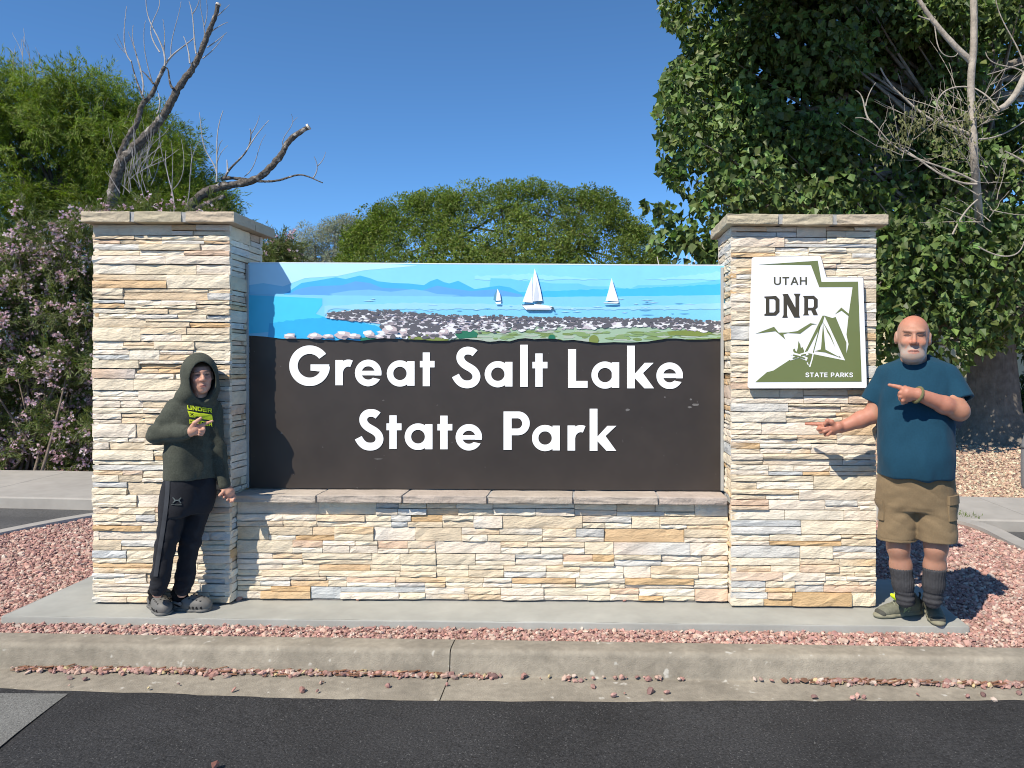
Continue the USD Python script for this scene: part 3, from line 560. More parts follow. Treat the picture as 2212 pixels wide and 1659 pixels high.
def g_k(x0, x1, y0, y1, ya, xa, xb): ym = ya + (y1 - ya) * .48; return unary_union([R(x0, y0, x1, y1), Polygon([(x1 - 4, ym - 2), (xa - 46, ya), (xa, ya), (x1 + 42, ym - 10), (xb, y1), (xb - 50, y1), (x1 - 4, ym + 12)])])
gG = unary_union([ringp(181, 147, 105.5, 62).difference(wedge(181, 147, -36, 2)), Polygon([(186, 140), (283, 140), (279, 172), (270, 180), (186, 172)])])
gP = unary_union([R(1190, 385, 1232, 585), R(1200, 385, 1268, 508), Polygon(arc(1266, 446.5, 60, 61.5, -90, 90))]).difference(unary_union([R(1232, 420, 1262, 474), Polygon(arc(1261, 447, 26, 27, -90, 90))]))
letters = [gG, g_r(315, 117, 248, 405), g_e(417, 555, 115, 254), g_a(583, 727, 120, 254), g_t(770, 807, 78, 253, 755, 831, 122, 155),
           g_S(925, 1070, 48, 262), g_a(1092, 1236, 124, 258), R(1276, 38, 1316, 257), g_t(1355, 1393, 83, 257, 1340, 1418, 127, 160),
           unary_union([R(1525, 60, 1567, 262), R(1525, 226, 1627, 262)]), g_a(1647, 1791, 126, 265), g_k(1832, 1873, 43, 264, 132, 1970, 1972), g_e(1985, 2123, 130, 268),
           g_S(420, 566, 372, 586), g_t(596, 634, 405, 580, 581, 659, 447, 482), g_a(676, 820, 448, 584), g_t(860, 899, 407, 581, 846, 923, 450, 483), g_e(941, 1078, 450, 588),
           gP, g_a(1338, 1483, 456, 590), g_r(1523, 458, 588, 1615), g_k(1638, 1678, 371, 590, 460, 1776, 1776)]
for L in letters: put('letter', on_plane(L, S1, SY, .004, 0.), M_white, sg)
# bird droppings and rub marks on the brown
mk = [chip(2190, 350, 26, 9), chip(2160, 362, 14, 6), chip(1835, 376, 16, 8), chip(2165, 322, 7, 6), chip(540, 632, 28, 3)]
M_scuff = flat('scuff_grey', (.13, .125, .12), rough=.6)
for q in mk: put('scuff', on_plane(q, S1, SY, .0008), M_scuff, sg)

# ---------------------------------------------------------------- the state-shaped plaque
PY = 4.452
pq = Thing('plaque', 'white state-shaped plaque with green tent emblem on right pillar', 'sign', (1.25, 4.46, 1.3))
M_pwh, M_pgr, M_pbr = flat('plaque_white', (.80, .80, .82), rough=.35), flat('plaque_green', (.140, .170, .062), rough=.4), flat('plaque_brown', (.050, .042, .026), rough=.4)
outer = Polygon([(243, 395), (845, 383), (897, 575), (1222, 576), (1255, 1552), (206, 1555)])
outer = outer.buffer(-16).buffer(16, quad_segs=6); 
put('board', on_plane(outer, S3, PY, .022, -.022), M_pwh, pq, smooth=30)
put('edge_line', on_plane(outer.buffer(3.2).difference(outer.buffer(-.5)), S3, PY + .0235, .002, 0), flat('plaque_edge', (.10, .10, .10)), pq)
put('mount', on_plane(outer.buffer(-40), S3, PY + .045, .0225, 0), M_frame, pq)
def pl_(name, poly, m, d=.0014, lf=0.):
    for q in getattr(poly, 'geoms', [poly]):
        if q.area > 12: put(name, on_plane(q, S3, PY, d, lf), m, pq)
def Pq(*p): return Polygon(p)
green = Pq((300, 461), (820, 426), (853, 614), (1176, 611), (1208, 1496), (268, 1500), (370, 1412), (428, 1397), (558, 1312), (596, 1285), (720, 1240), (862, 912), (882, 912), (950, 933), (978, 923), (1073, 1150), (1073, 1250), (1092, 1165), (1074, 1080), (1094, 895), (1128, 659), (833, 660), (760, 464))
tent_hole = unary_union([Pq((868, 965), (848, 1210), (793, 1228), (722, 1240), (838, 1010)), Pq((722, 1240), (793, 1228), (850, 1211), (888, 1215), (1010, 1282), (1030, 1282), (1062, 1308)),
                         Pq((880, 915), (1062, 1308), (1000, 1262), (950, 1130), (885, 1000), (866, 966)), Pq((866, 966), (880, 1000), (968, 1180), (1010, 1278), (888, 1212))])
tent_hole = tent_hole.difference(Pq((866, 980), (858, 1208), (793, 1226), (885, 1238), (1008, 1280), (888, 1212)).buffer(0)).difference(Pq((880, 990), (930, 1075), (970, 1178), (945, 1120), (905, 1060)))
pole = Pq((832, 1010), (840, 1008), (755, 1365), (742, 1365), (760, 1310), (790, 1190))
greens = green.difference(tent_hole)
left_flap = Pq((862, 912), (868, 965), (722, 1240), (700, 1243))
emb = unary_union([greens, left_flap]).difference(Pq((786, 1240), (777, 1290), (755, 1365), (740, 1365), (762, 1300), (776, 1235))).difference(Pq((720, 1328), (740, 1318), (732, 1330), (742, 1352), (734, 1350)))
pl_('emblem', emb, M_pgr)
pl_('emblem_pole', LineString([(838, 1012), (780, 1238)]).buffer(4), M_pgr)
pl_('ridge', unary_union([Pq((268, 1072), (433, 1010), (475, 1062), (560, 1060), (640, 1048), (755, 978), (812, 988), (770, 993), (665, 1072), (555, 1066), (515, 1078), (535, 1125), (478, 1075), (445, 1050)), Pq((972, 900), (1028, 840), (1094, 895), (1094, 918), (1030, 868))]), M_pgr)
pl_('flame', Pq((648, 1136), (665, 1165), (672, 1200), (684, 1187), (697, 1215), (700, 1240), (680, 1265), (625, 1262), (606, 1235), (600, 1212), (618, 1203), (622, 1222), (634, 1232), (645, 1190)), M_pgr)
logs = unary_union([LineString([(588, 1290), (650, 1270), (720, 1248)]).buffer(15, cap_style='square'), LineString([(600, 1252), (655, 1268), (712, 1292)]).buffer(15, cap_style='square')])
pl_('log_outline', logs, M_pwh, .0014, .0014)
pl_('log', unary_union([LineString([(606, 1262), (646, 1272), (702, 1290)]).buffer(7), LineString([(602, 1288), (634, 1280)]).buffer(7), LineString([(676, 1264), (708, 1256)]).buffer(7)]), M_pgr, .0014, .0028)
D_ = Pq((348, 742), (452, 738), (482, 770), (482, 880), (450, 912), (348, 914), (348, 898), (362, 893), (362, 760), (348, 757)).difference(Pq((392, 766), (432, 766), (446, 780), (446, 870), (432, 884), (392, 884)))
N_ = Pq((508, 722), (556, 720), (622, 842), (622, 745), (606, 718), (667, 718), (656, 745), (656, 905), (664, 930), (612, 930), (548, 812), (548, 905), (556, 931), (505, 931), (517, 905), (517, 745))
R_ = Pq((688, 738), (786, 736), (820, 768), (820, 838), (800, 858), (822, 908), (782, 909), (762, 866), (734, 866), (734, 893), (746, 909), (688, 910), (700, 893), (700, 757)).difference(Pq((734, 764), (776, 764), (786, 774), (786, 830), (776, 842), (734, 842)))
for L in (D_, N_, R_): pl_('letter', L, M_pbr)
def words(text, z0, z1, conv, Y, width, m, parent, name='letter', lift=.0, bold=True, depth=.0016):
    """text from z0=(x, baseline) to a given width and cap height in picture units, letter by letter"""
    wds = [meshkit.text_mesh(c, 1.0, .01, bold) if c != ' ' else None for c in text]
    adv = [(w.bounds[1][0] - w.bounds[0][0]) if w is not None else .42 for w in wds]; gap = .16
    tot = sum(adv) + gap * (len(adv) - 1); k = width / tot; x = 0
    for w, a in zip(wds, adv):
        if w is not None:
            vv = np.array(w.vertices); px = z0[0] + (x + vv[:, 0] - w.bounds[0][0]) * k; py = z0[1] - vv[:, 1] * z1 + (px - z0[0]) * 0
            u, v = conv(px, py); P = np.c_[(u - CX) / F_ * Y, np.where(vv[:, 2] > .005, Y - lift - depth, Y - lift), HC - (v - CY) / F_ * Y]
            put(name, (P, np.array(w.faces)[:, ::1]), m, parent)
        x += a + gap
words('UTAH', (432, 638), 66, S3, PY, 292, flat('plaque_lettering', (.075, .072, .045), rough=.4), pq)
words('STATE PARKS', (711, 1455), 38, S3, PY, 420, M_pwh, pq, lift=.0014)
# ---------------------------------------------------------------- people: one continuous body each, clothing as parts
def smin(a, b, k):
    h = np.clip(.5 + .5 * (b - a) / k, 0, 1); return b * (1 - h) + a * h - k * h * (1 - h)
def smax(a, b, k): return -smin(-a, -b, k)
def cone(a, b, ra, rb):
    a, b = np.asarray(a, float), np.asarray(b, float); ab = b - a; L2 = ab @ ab
    def f(p):
        t = np.clip((p - a) @ ab / L2, 0, 1); return np.linalg.norm(p - a - t[:, None] * ab, axis=1) - (ra + (rb - ra) * t)
    f.lo = np.minimum(a - ra, b - rb); f.hi = np.maximum(a + ra, b + rb); return f
def ell(c, r, R=np.eye(3)):
    c, r = np.asarray(c, float), np.asarray(r, float)
    def f(p):
        q = (p - c) @ np.asarray(R).T; k0 = np.linalg.norm(q / r, axis=1); k1 = np.linalg.norm(q / r ** 2, axis=1); return k0 * (k0 - 1) / np.maximum(k1, 1e-9)
    m = r.max(); f.lo, f.hi = c - m, c + m; return f
def slab_of(pts, A, B):
    """tapered elliptical column through (point, half width, half depth) rings; A, B the unit axes of width and depth (z up)"""
    pts = sorted(pts, key=lambda q: q[0][2]); z = np.array([q[0][2] for q in pts]); C = np.array([q[0] for q in pts]); w = np.array([q[1] for q in pts]); d = np.array([q[2] for q in pts])
    from scipy.interpolate import PchipInterpolator as PI
    ic, iw, id_ = PI(z, C), PI(z, w), PI(z, d)
    def f(p):
        zz = np.clip(p[:, 2], z[0], z[-1]); q = p - ic(zz); x, y = q @ A / iw(zz), q @ B / id_(zz); n = (np.abs(x) ** 2.3 + np.abs(y) ** 2.3) ** (1 / 2.3)
        side = (n - 1) * np.minimum(iw(zz), id_(zz)) * .9; cap = np.maximum(z[0] - p[:, 2], p[:, 2] - z[-1]); return np.maximum(side, cap)
    m = np.maximum(w, d).max(); f.lo = C.min(0) - [m, m, 0]; f.hi = C.max(0) + [m, m, 0]; return f
class Field:
    def __init__(s): s.ops = []
    def add(s, f, k=.02): s.ops.append((f, k, 0)); return s
    def cut(s, f, k=.006): s.ops.append((f, k, 1)); return s
    def __call__(s, p):
        d = np.full(len(p), 1e3)
        for f, k, sub in s.ops:
            e = f(p); d = smax(d, -e, k) if sub else (smin(d, e, k) if k > 0 else np.minimum(d, e))
        return d
    def bounds(s):
        fs = [f for f, k, c in s.ops if not c]; return np.min([f.lo for f in fs], 0) - .03, np.max([f.hi for f in fs], 0) + .03
def nets(F, h=.004, bounds=None):
    """surface nets: a closed smooth mesh of F = 0, evaluated finely only near the surface"""
    lo, hi = bounds or F.bounds(); n = np.ceil((hi - lo) / h).astype(int) + 2; B = 6; nb = -(-n // B); n = nb * B + 1
    cs = np.stack(np.meshgrid(*[np.arange(k) for k in nb], indexing='ij'), -1).reshape(-1, 3)
    dc = F(lo + (cs * B + B / 2) * h); act = np.abs(dc) < B * h * 1.15 + .012
    D = np.repeat(np.repeat(np.repeat(dc.reshape(nb), B, 0), B, 1), B, 2); D = np.pad(D, ((0, 1),) * 3, mode='edge').astype(np.float32)
    off = np.stack(np.meshgrid(*[np.arange(B + 1)] * 3, indexing='ij'), -1).reshape(-1, 3)
    ca = cs[act]
    for i in range(0, len(ca), 4000):
        idx = (ca[i:i + 4000, None] * B + off[None]).reshape(-1, 3); D[idx[:, 0], idx[:, 1], idx[:, 2]] = F(lo + idx * h)
    ins = D < 0
    c8 = [(a, b, c) for a in (0, 1) for b in (0, 1) for c in (0, 1)]; m = np.array(D.shape) - 1
    sl = lambda c, A: A[c[0]:c[0] + m[0], c[1]:c[1] + m[1], c[2]:c[2] + m[2]]
    cnt = sum(sl(c, ins).astype(np.int8) for c in c8); cell = np.argwhere((cnt > 0) & (cnt < 8)); num = -np.ones(m, np.int32); num[tuple(cell.T)] = np.arange(len(cell))
    acc = np.zeros((len(cell), 3)); w = np.zeros(len(cell))
    for ia, a in enumerate(c8):
        for b in c8[ia + 1:]:
            if sum(x != y for x, y in zip(a, b)) != 1: continue
            da = D[tuple((cell + a).T)]; db = D[tuple((cell + b).T)]; x = (da < 0) != (db < 0); t = np.where(x, da / np.where(x, da - db, 1), 0)
            acc += (np.array(a) + t[:, None] * (np.array(b) - np.array(a))) * x[:, None]; w += x
    V = lo + (cell + acc / w[:, None]) * h; Q = []
    for ax in range(3):
        e = np.zeros(3, int); e[ax] = 1; o1, o2 = np.roll([1, 0, 0], ax + 1), np.roll([1, 0, 0], ax + 2)
        s0 = ins[:m[0], :m[1], :m[2]]; s1 = ins[e[0]:e[0] + m[0], e[1]:e[1] + m[1], e[2]:e[2] + m[2]]
        ed = np.argwhere(s0 != s1); ed = ed[(ed @ o1 > 0) & (ed @ o2 > 0)]; inn = ins[tuple(ed.T)]
        q = np.stack([num[tuple((ed - k).T)] for k in (o1 * 0, o1, o1 + o2, o2)], 1); q = np.where(inn[:, None], q, q[:, ::-1]); Q.append(q)
    Q = np.vstack(Q); Q = Q[(Q >= 0).all(1)]; f = np.vstack([Q[:, [0, 1, 2]], Q[:, [0, 2, 3]]])
    t = trimesh.Trimesh(V, f, process=False); return t
def normals(t):
    return meshkit.arrays(t, True)[2]
def fair(t, n=6):
    from scipy.sparse import coo_matrix
    e = t.edges_unique; m = len(t.vertices); A = coo_matrix((np.ones(2 * len(e)), (np.r_[e[:, 0], e[:, 1]], np.r_[e[:, 1], e[:, 0]])), (m, m)).tocsr(); dg = np.maximum(np.asarray(A.sum(1)), 1)
    v = np.array(t.vertices)
    for i in range(2 * n): v = v + (A @ v / dg - v) * (.45 if i % 2 == 0 else -.47)
    t.vertices = v; return t
def proj_on(F, P, d, start=.25, n=60, lift=.0015):
    """slide the points P along d until they meet F = 0"""
    d = np.asarray(d, float); q = P - d * start
    for _ in range(n): q = q + d * np.clip(F(q) * .8, -.02, .03)[:, None]
    return q - d * lift
def half(p0, n):
    f = lambda p: -((p - p0) @ n); f.lo = f.hi = np.asarray(p0); return f
class Frame:
    """a standing person's frame: pixel (u, v) at f metres in front of the body's middle plane -> world"""
    def __init__(s, O):
        s.O = np.asarray(O, float); d = s.O[:2] / np.linalg.norm(s.O[:2]); s.e_f = np.array([-d[0], -d[1], 0]); s.e_r = np.array([d[1], -d[0], 0]); s.up = np.array([0, 0, 1.0])
    def __call__(s, u, v, f=0.):
        ray = np.array([(u - CX) / F_, 1.0, -(v - CY) / F_]); o = np.array([0, 0, HC]); t = ((s.O - o) @ s.e_f + f) / (ray @ s.e_f); return o + ray * t
def finger(F, pts, r0, r1, k=.005):
    for i, (a, b) in enumerate(zip(pts[:-1], pts[1:])):
        t0, t1 = i / (len(pts) - 1), (i + 1) / (len(pts) - 1); F.add(cone(a, b, r0 + (r1 - r0) * t0, r0 + (r1 - r0) * t1), k)
def foldnoise(P, N, amp, sc, seed, off=0.):
    return P + N * ((meshkit.fbm(P * sc + off, 4, seed) - .5) * 2 * amp)[:, None]
SK = mat('skin', (1, 1, 1), rough=.55, var=.10, scale=45., detail=4., bump=.25, bscale=260., bdist=.0012, tint=True, spec=.35, subs=.12)
def cloth(name, c, var=.12, bs=420., **k): return mat(name, c, rough=.92, var=var, scale=120., bump=.35, bscale=bs, bdist=.0015, spec=.15, sheen=.04, **k)
def head(F, c, R, s, bald):
    """skull, jaw, features added to field F. c: centre of the head, R rows: right, forward, up; s: half height scale (1 = 0.115 m)"""
    L = lambda x, y, z: c + (np.array([x, y, z]) * s) @ R
    e = lambda p, r, k=.012: F.add(ell(L(*p), np.array(r) * s, R), k)
    e((0, -.012, .028), (.076, .094, .088)); e((0, .010, -.02), (.068, .080, .085), .02)
    e((0, .038, -.072), (.049, .048, .045), .025); e((0, .062, -.098), (.024, .022, .019), .016)     # jaw, chin
    e((-.034, .066, -.022), (.025, .020, .022), .014); e((.034, .066, -.022), (.025, .020, .022), .014)  # cheeks
    e((0, .074, .034), (.050, .018, .013), .016)                                                      # brow
    e((0, .082, .030), (.016, .012, .012), .008); F.add(cone(L(0, .086, .018), L(0, .108, -.020), .0085 * s, .0125 * s), .008); e((-.013, .096, -.025), (.009, .011, .008), .006); e((.013, .096, -.025), (.009, .011, .008), .006)
    for q in (-1, 1):
        F.cut(ell(L(q * .031, .100, .014), np.array([.020, .019, .0095]) * s, R), .010)
        e((q * .031, .060, .006), (.0145, .0135, .0115), .006)
        e((q * .078, -.005, .000), (.011, .020, .033), .006); F.cut(ell(L(q * .090, .005, .002), np.array([.007, .010, .018]) * s, R), .004)
    e((0, .087, -.061), (.024, .010, .0062), .006); e((0, .085, -.073), (.021, .011, .0072), .006)
    F.cut(ell(L(0, .100, -.066), np.array([.022, .012, .0022]) * s, R), .003)
    return L
def local(P, c, R, s): return ((P - c) @ R.T) / s
def sstep(a, b, x): t = np.clip((x - a) / (b - a), 0, 1); return t * t * (3 - 2 * t)
def mixc(t, c, w): w = np.clip(w, 0, 1)[:, None]; return t * (1 - w) + np.asarray(c) * w

# ================================================================ the man
MO = np.array([1.86, 4.20, float(G(1.86))]); M = Frame(MO); A_, B_ = M.e_r, M.e_f
def hz(u, v, f=0.): return M(u, v, f)
body = Field()
hc = M(1972, 731, .06); tilt = math.radians(3); Rh = np.array([A_ * math.cos(tilt) - M.up * math.sin(tilt), B_, M.up * math.cos(tilt) + A_ * math.sin(tilt)])
yaw = math.radians(-4); Rh = np.array([Rh[0] * math.cos(yaw) + Rh[1] * math.sin(yaw), Rh[1] * math.cos(yaw) - Rh[0] * math.sin(yaw), Rh[2]])
hs = 1.10
HL = head(body, hc, Rh, hs, True)
body.add(ell(HL(0, .052, -.088), np.array([.056, .046, .036]) * hs, Rh), .02)         # bearded jaw, heavier
body.add(cone(M(1973, 752, .03), M(1974, 815, -.01), .064, .078), .03)
TOR = [(M(1976, 812, -.02), .12, .09), (M(1976, 835, -.01), .165, .105), (M(1977, 870, 0), .170, .12), (M(1977, 930, .02), .170, .135), (M(1977, 985, .03), .175, .15), (M(1977, 1030, .01), .175, .14), (M(1977, 1060, 0), .17, .13)]
body.add(slab_of(TOR, A_, B_), .03)
sh_l, sh_r = M(1905, 836, 0), M(2046, 836, 0)
el_l, wr_l = M(1887, 895, .01), M(1815, 924, .06)
el_r, wr_r = M(2072, 888, .10), M(1986, 853, .245)
body.add(cone(sh_l, el_l, .052, .049), .02).add(cone(el_l, (el_l * .62 + wr_l * .38), .050, .047), .02).add(cone(el_l * .62 + wr_l * .38, wr_l, .046, .032), .02)
body.add(cone(sh_r, el_r, .055, .049), .02).add(cone(el_r, el_r * .62 + wr_r * .38, .049, .047), .03).add(cone(el_r * .62 + wr_r * .38, wr_r, .047, .034), .02)
# right hand (picture left): palm to the camera, index out, thumb folded over
H6 = lambda x, y, f: M((3200 + x / 3.95) / 1.8517, (1430 + y / 3.95) / 1.8517, f)
f0 = .075
body.add(cone(H6(600, 1095, f0 + .01), H6(440, 1110, f0), .030, .033), .015).add(ell(H6(510, 1130, f0 + .006), (.034, .024, .036), np.array([A_, B_, M.up])), .012)
body.add(ell(H6(390, 1105, f0 - .012), (.032, .022, .034), np.array([A_, B_, M.up])), .012)
finger(body, [H6(385, 1050, f0), H6(285, 1052, f0 + .0), H6(190, 1050, f0 - .004), H6(95, 1046, f0 - .010)], .0125, .0085)
finger(body, [H6(330, 1085, f0 - .006), H6(290, 1130, f0 + .012), H6(345, 1125, f0 + .035), H6(430, 1112, f0 + .034)], .0120, .0098, .004)
finger(body, [H6(345, 1130, f0 - .008), H6(325, 1180, f0 + .010), H6(385, 1172, f0 + .036), H6(455, 1140, f0 + .034)], .0115, .0095, .004)
finger(body, [H6(390, 1170, f0 - .008), H6(402, 1222, f0 + .008), H6(440, 1222, f0 + .030), H6(486, 1180, f0 + .032)], .0105, .0088, .004)
finger(body, [H6(555, 1085, f0 + .022), H6(500, 1020, f0 + .038), H6(435, 1000, f0 + .044), H6(392, 1052, f0 + .044)], .0155, .0105, .006)
# left hand (picture right): back of the hand to the camera, index out
g0 = .262
body.add(cone(H6(1840, 580, g0 - .012), H6(1690, 560, g0), .031, .034), .015).add(ell(H6(1690, 590, g0 - .004), (.040, .024, .040), np.array([A_, B_, M.up])), .012)
finger(body, [H6(1650, 500, g0 + .002), H6(1570, 470, g0 + .002), H6(1490, 450, g0 + .002), H6(1410, 434, g0 + .004)], .0135, .0085)
finger(body, [H6(1640, 535, g0 + .006), H6(1585, 560, g0 + .012), H6(1575, 600, g0 - .004), H6(1630, 610, g0 - .026)], .0125, .0105, .004)
finger(body, [H6(1650, 585, g0 + .006), H6(1590, 618, g0 + .010), H6(1585, 655, g0 - .006), H6(1640, 660, g0 - .026)], .0120, .0100, .004)
finger(body, [H6(1670, 640, g0 + .004), H6(1625, 680, g0 + .006), H6(1625, 715, g0 - .008), H6(1680, 700, g0 - .026)], .0110, .0095, .004)
finger(body, [H6(1740, 520, g0 - .012), H6(1660, 480, g0 - .030), H6(1600, 500, g0 - .034)], .0140, .0105, .006)
# legs
hipL, hipR = M(1944, 1075, 0), M(2012, 1075, 0); knL, knR = M(1940, 1180, .02), M(2022, 1182, .03); anL, anR = M(1955, 1293, -.02), M(2015, 1294, -.01)
for h_, k_, a_ in ((hipL, knL, anL), (hipR, knR, anR)):
    calf = k_ * .62 + a_ * .38 - B_ * .018
    body.add(cone(h_, k_, .088, .060), .03).add(cone(k_, calf, .054, .056), .03).add(cone(calf, a_, .055, .038), .03)
tm = fair(nets(body, .0042), 4)
P = np.asarray(tm.vertices); N = normals(tm); q = local(P, hc, Rh, hs)
base = np.array([.385, .20, .135])
t = np.repeat(base[None], len(P), 0) * (1 + .16 * (meshkit.fbm(P * 38, 3, 2)[:, None] - .5))
hd = (np.abs(q) < [.12, .15, .16]).all(1)
red = hd * (sstep(.035, .10, q[:, 2]) * .55 + np.exp(-((np.abs(q[:, 0]) - .034) ** 2 + (q[:, 2] + .02) ** 2) / .0006) * .5 * (q[:, 1] > .04) + np.exp(-(q[:, 0] ** 2 + (q[:, 2] + .018) ** 2) / .0003) * .6 * (q[:, 1] > .07))
t = mixc(t, (.47, .165, .10), red)
jaw = sstep(-.022, -.048, q[:, 2] - .25 * np.maximum(0, np.abs(q[:, 0]) - .045)) * sstep(-.02, .02, q[:, 1]) * hd * (q[:, 2] > -.135) * sstep(.075, .066, np.abs(q[:, 0]))
lip = ((q[:, 0] / .028) ** 2 + ((q[:, 2] + .068) / .0115) ** 2 < 1) * (q[:, 1] > .06)
must = ((q[:, 0] / .034) ** 2 + ((q[:, 2] + .048) / .011) ** 2 < 1) * (q[:, 1] > .05)
face_free = ((q[:, 0] / .036) ** 2 + ((q[:, 2] + .005) / .034) ** 2 < 1) * (q[:, 1] > .03)
fuzz = .30 + .45 * meshkit.noise(P * 170) + .15 * meshkit.noise(P * 420)
t = mixc(t, (.315, .265, .23), np.maximum(jaw * (1 - face_free), must * .7 * hd) * np.clip(fuzz * 1.35, 0, .95) * (1 - lip))
side = sstep(.058, .072, np.abs(q[:, 0])) * sstep(-.03, .01, q[:, 2]) * sstep(.075, .045, q[:, 2]) * hd * (q[:, 1] < .055) * (np.abs(q[:, 0]) < .082)
t = mixc(t, (.36, .26, .21), side * .35)
t = mixc(t, (.40, .175, .135), lip * hd * .7)
mouth = ((q[:, 0] / .026) ** 2 + ((q[:, 2] + .066 - .06 * (q[:, 0])) / .0048) ** 2 < 1) * (q[:, 1] > .06) * hd; t = mixc(t, (.10, .035, .03), mouth * .9)
for s_ in (-1, 1):
    lid = (((q[:, 0] - s_ * .031) / .0185) ** 2 + ((q[:, 2] - .0115 - s_ * .0005) / .0056) ** 2 < 1) * (q[:, 1] > .045) * hd; t = mixc(t, (.055, .028, .024), lid * .9)
    br = (((q[:, 0] - s_ * .033) / .024) ** 2 + ((q[:, 2] - .020 - np.abs(q[:, 0]) * .22) / .0058) ** 2 < 1) * (q[:, 1] > .04) * hd; t = mixc(t, (.20, .11, .08), br * .7)
    fold = (np.abs(q[:, 0] - s_ * (.020 + .55 * (-.022 - q[:, 2]))) < .0035) * (q[:, 2] < -.018) * (q[:, 2] > -.055) * (q[:, 1] > .05) * hd; t = mixc(t, (.40, .16, .11), fold * .6)
frown = (np.abs(np.abs(q[:, 0]) - .006) < .0025) * (q[:, 2] > .018) * (q[:, 2] < .042) * (q[:, 1] > .06); t = mixc(t, (.40, .18, .13), frown * .6)
hands = np.minimum(np.linalg.norm(P - wr_l, axis=1), np.linalg.norm(P - wr_r, axis=1)) < .2; t = np.where(hands[:, None], t * [1.05, .88, .86], t)
arms = (P[:, 2] > 1.0) & ~hd & ~hands; t = np.where(arms[:, None], t * [1.0, .92, .86], t)
inner = (P - M(1740, 940, 0)) @ A_ < .14; 
man = Thing('person', 'bald bearded person in teal T-shirt pointing at the plaque with both hands', 'person', MO)
put('body', tm, SK, man, smooth=True, tint=t)
# T-shirt
sh = Field()
STOR = [(M(1978, 768, -.03), .070, .075), (M(1978, 776, -.03), .105, .090), (M(1978, 785, -.025), .165, .105), (M(1977, 797, -.02), .195, .120), (M(1977, 815, -.015), .200, .135), (M(1977, 850, 0), .200, .152), (M(1977, 900, .01), .199, .168), (M(1977, 950, .02), .200, .178), (M(1977, 990, .03), .203, .184), (M(1977, 1027, .025), .203, .178)]
sh.add(slab_of(STOR, A_, B_), .03)
s0l, s0r = M(1913, 812, -.01), M(2048, 810, -.01)
sl_end, sr_end = M(1883, 868, -.005), M(2074, 866, .035)
dl = sl_end - s0l; dl /= np.linalg.norm(dl); dr = sr_end - s0r; dr /= np.linalg.norm(dr)
for p0, p1, d_, r0, r1 in ((s0l, sl_end, dl, .062, .066), (s0r, sr_end, dr, .064, .080)):
    SL = Field().add(cone(p0, p1 + d_ * .05, r0, r1), 0)
    cutp = (lambda e, d: (lambda p: -((p - e) @ d)))(p1, d_); cutp.lo = cutp.hi = p1; SL.cut(cutp, .004).cut(cone(p1 - d_ * .025, p1 + d_ * .1, r1 - .026, r1 - .010), .003)
    def fn(p, SL=SL): return SL(p)
    fn.lo, fn.hi = SL.bounds(); sh.add(fn, .022)
sh.cut(ell(M(1976, 768, .05), (.080, .095, .058), np.array([A_, B_, M.up])), .008)   # neckline
ts = fair(nets(sh, .0048), 5); P = np.asarray(ts.vertices).copy(); N = normals(ts)
r_, f_ = (P - MO) @ A_, (P - MO) @ B_
hgt = P[:, 2]
w1 = sstep(1.30, .80, hgt)
drape = np.sin(r_ * 42 + 1.3 * np.sin(hgt * 6) + 2.0 * meshkit.noise(P * 5)) * .0065 * w1 + (meshkit.fbm(P * [8, 8, 3.5], 3, 8) - .5) * .034
pull = np.sin((r_ * .8 + hgt * .75) * 52) * .0035 * np.exp(-((r_ - .12) ** 2 + (hgt - 1.20) ** 2) / .014) + np.sin((r_ * -.9 + hgt * .6) * 50) * .004 * np.exp(-((r_ + .15) ** 2 + (hgt - 1.28) ** 2) / .010)
slv = np.minimum(np.linalg.norm(P - sl_end, axis=1), np.linalg.norm(P - sr_end, axis=1)); P = P + N * ((drape + pull * 1.4) * .9 * sstep(.075, .15, slv))[:, None]
ts.vertices = P
M_tee = cloth('tee_teal', (.009, .043, .074), var=.12)
put('t_shirt', ts, M_tee, man, smooth=True)
nk = [M(1974 + 37 * math.cos(a), 793 + 19 * math.sin(a) + 0, .03 + .055 * math.sin(a)) for a in np.linspace(-.25, math.pi + .25, 24)]
# shorts
so = Field(); wz = M(1978, 1020, 0)
so.add(slab_of([(M(1978, 1016, .02), .200, .165), (M(1978, 1045, .01), .206, .165), (M(1978, 1085, 0), .212, .158), (M(1979, 1098, 0), .200, .145)], A_, B_), .02)
legL = [(M(1946, 1064, 0), .100, .135), (M(1942, 1110, .005), .104, .128), (M(1938, 1150, .012), .108, .115), (M(1937, 1165, .012), .106, .112)]
legR = [(M(2014, 1064, 0), .100, .135), (M(2020, 1110, .01), .106, .128), (M(2024, 1150, .02), .106, .115), (M(2025, 1168, .02), .104, .112)]
for lg in (legL, legR): so.add(slab_of(lg, A_, B_), .016)
so.cut(cone(M(1938, 1150, .012), M(1937, 1180, .012), .090, .092), .004).cut(cone(M(2024, 1152, .02), M(2025, 1184, .02), .088, .090), .004)
tso = fair(nets(so, .006), 4); P = np.asarray(tso.vertices).copy(); N = normals(tso); r_ = (P - MO) @ A_; hgt = P[:, 2]
z0 = M(1978, 1100, 0)[2]
wr = np.sin((np.abs(r_) * .9 + (hgt - z0) * 1.1) * 62) * .0026 * np.exp(-((np.abs(r_) - .05) ** 2 + (hgt - z0 + .02) ** 2) / .006) + np.sin((hgt + .5 * np.abs(r_)) * 70 + 5 * meshkit.noise(P * 7)) * .0014 * np.exp(-((hgt - z0 + .03) ** 2) / .03) + (np.abs(meshkit.fbm(P * [6, 6, 5] + np.c_[hgt, r_, hgt] * 2, 3, 4) - .5) - .12) * .032
hem = -.002 * (np.abs(hgt - (M(1937, 1158, 0)[2])) < .004)
P = P + N * (wr * .8 + hem)[:, None]; tso.vertices = P
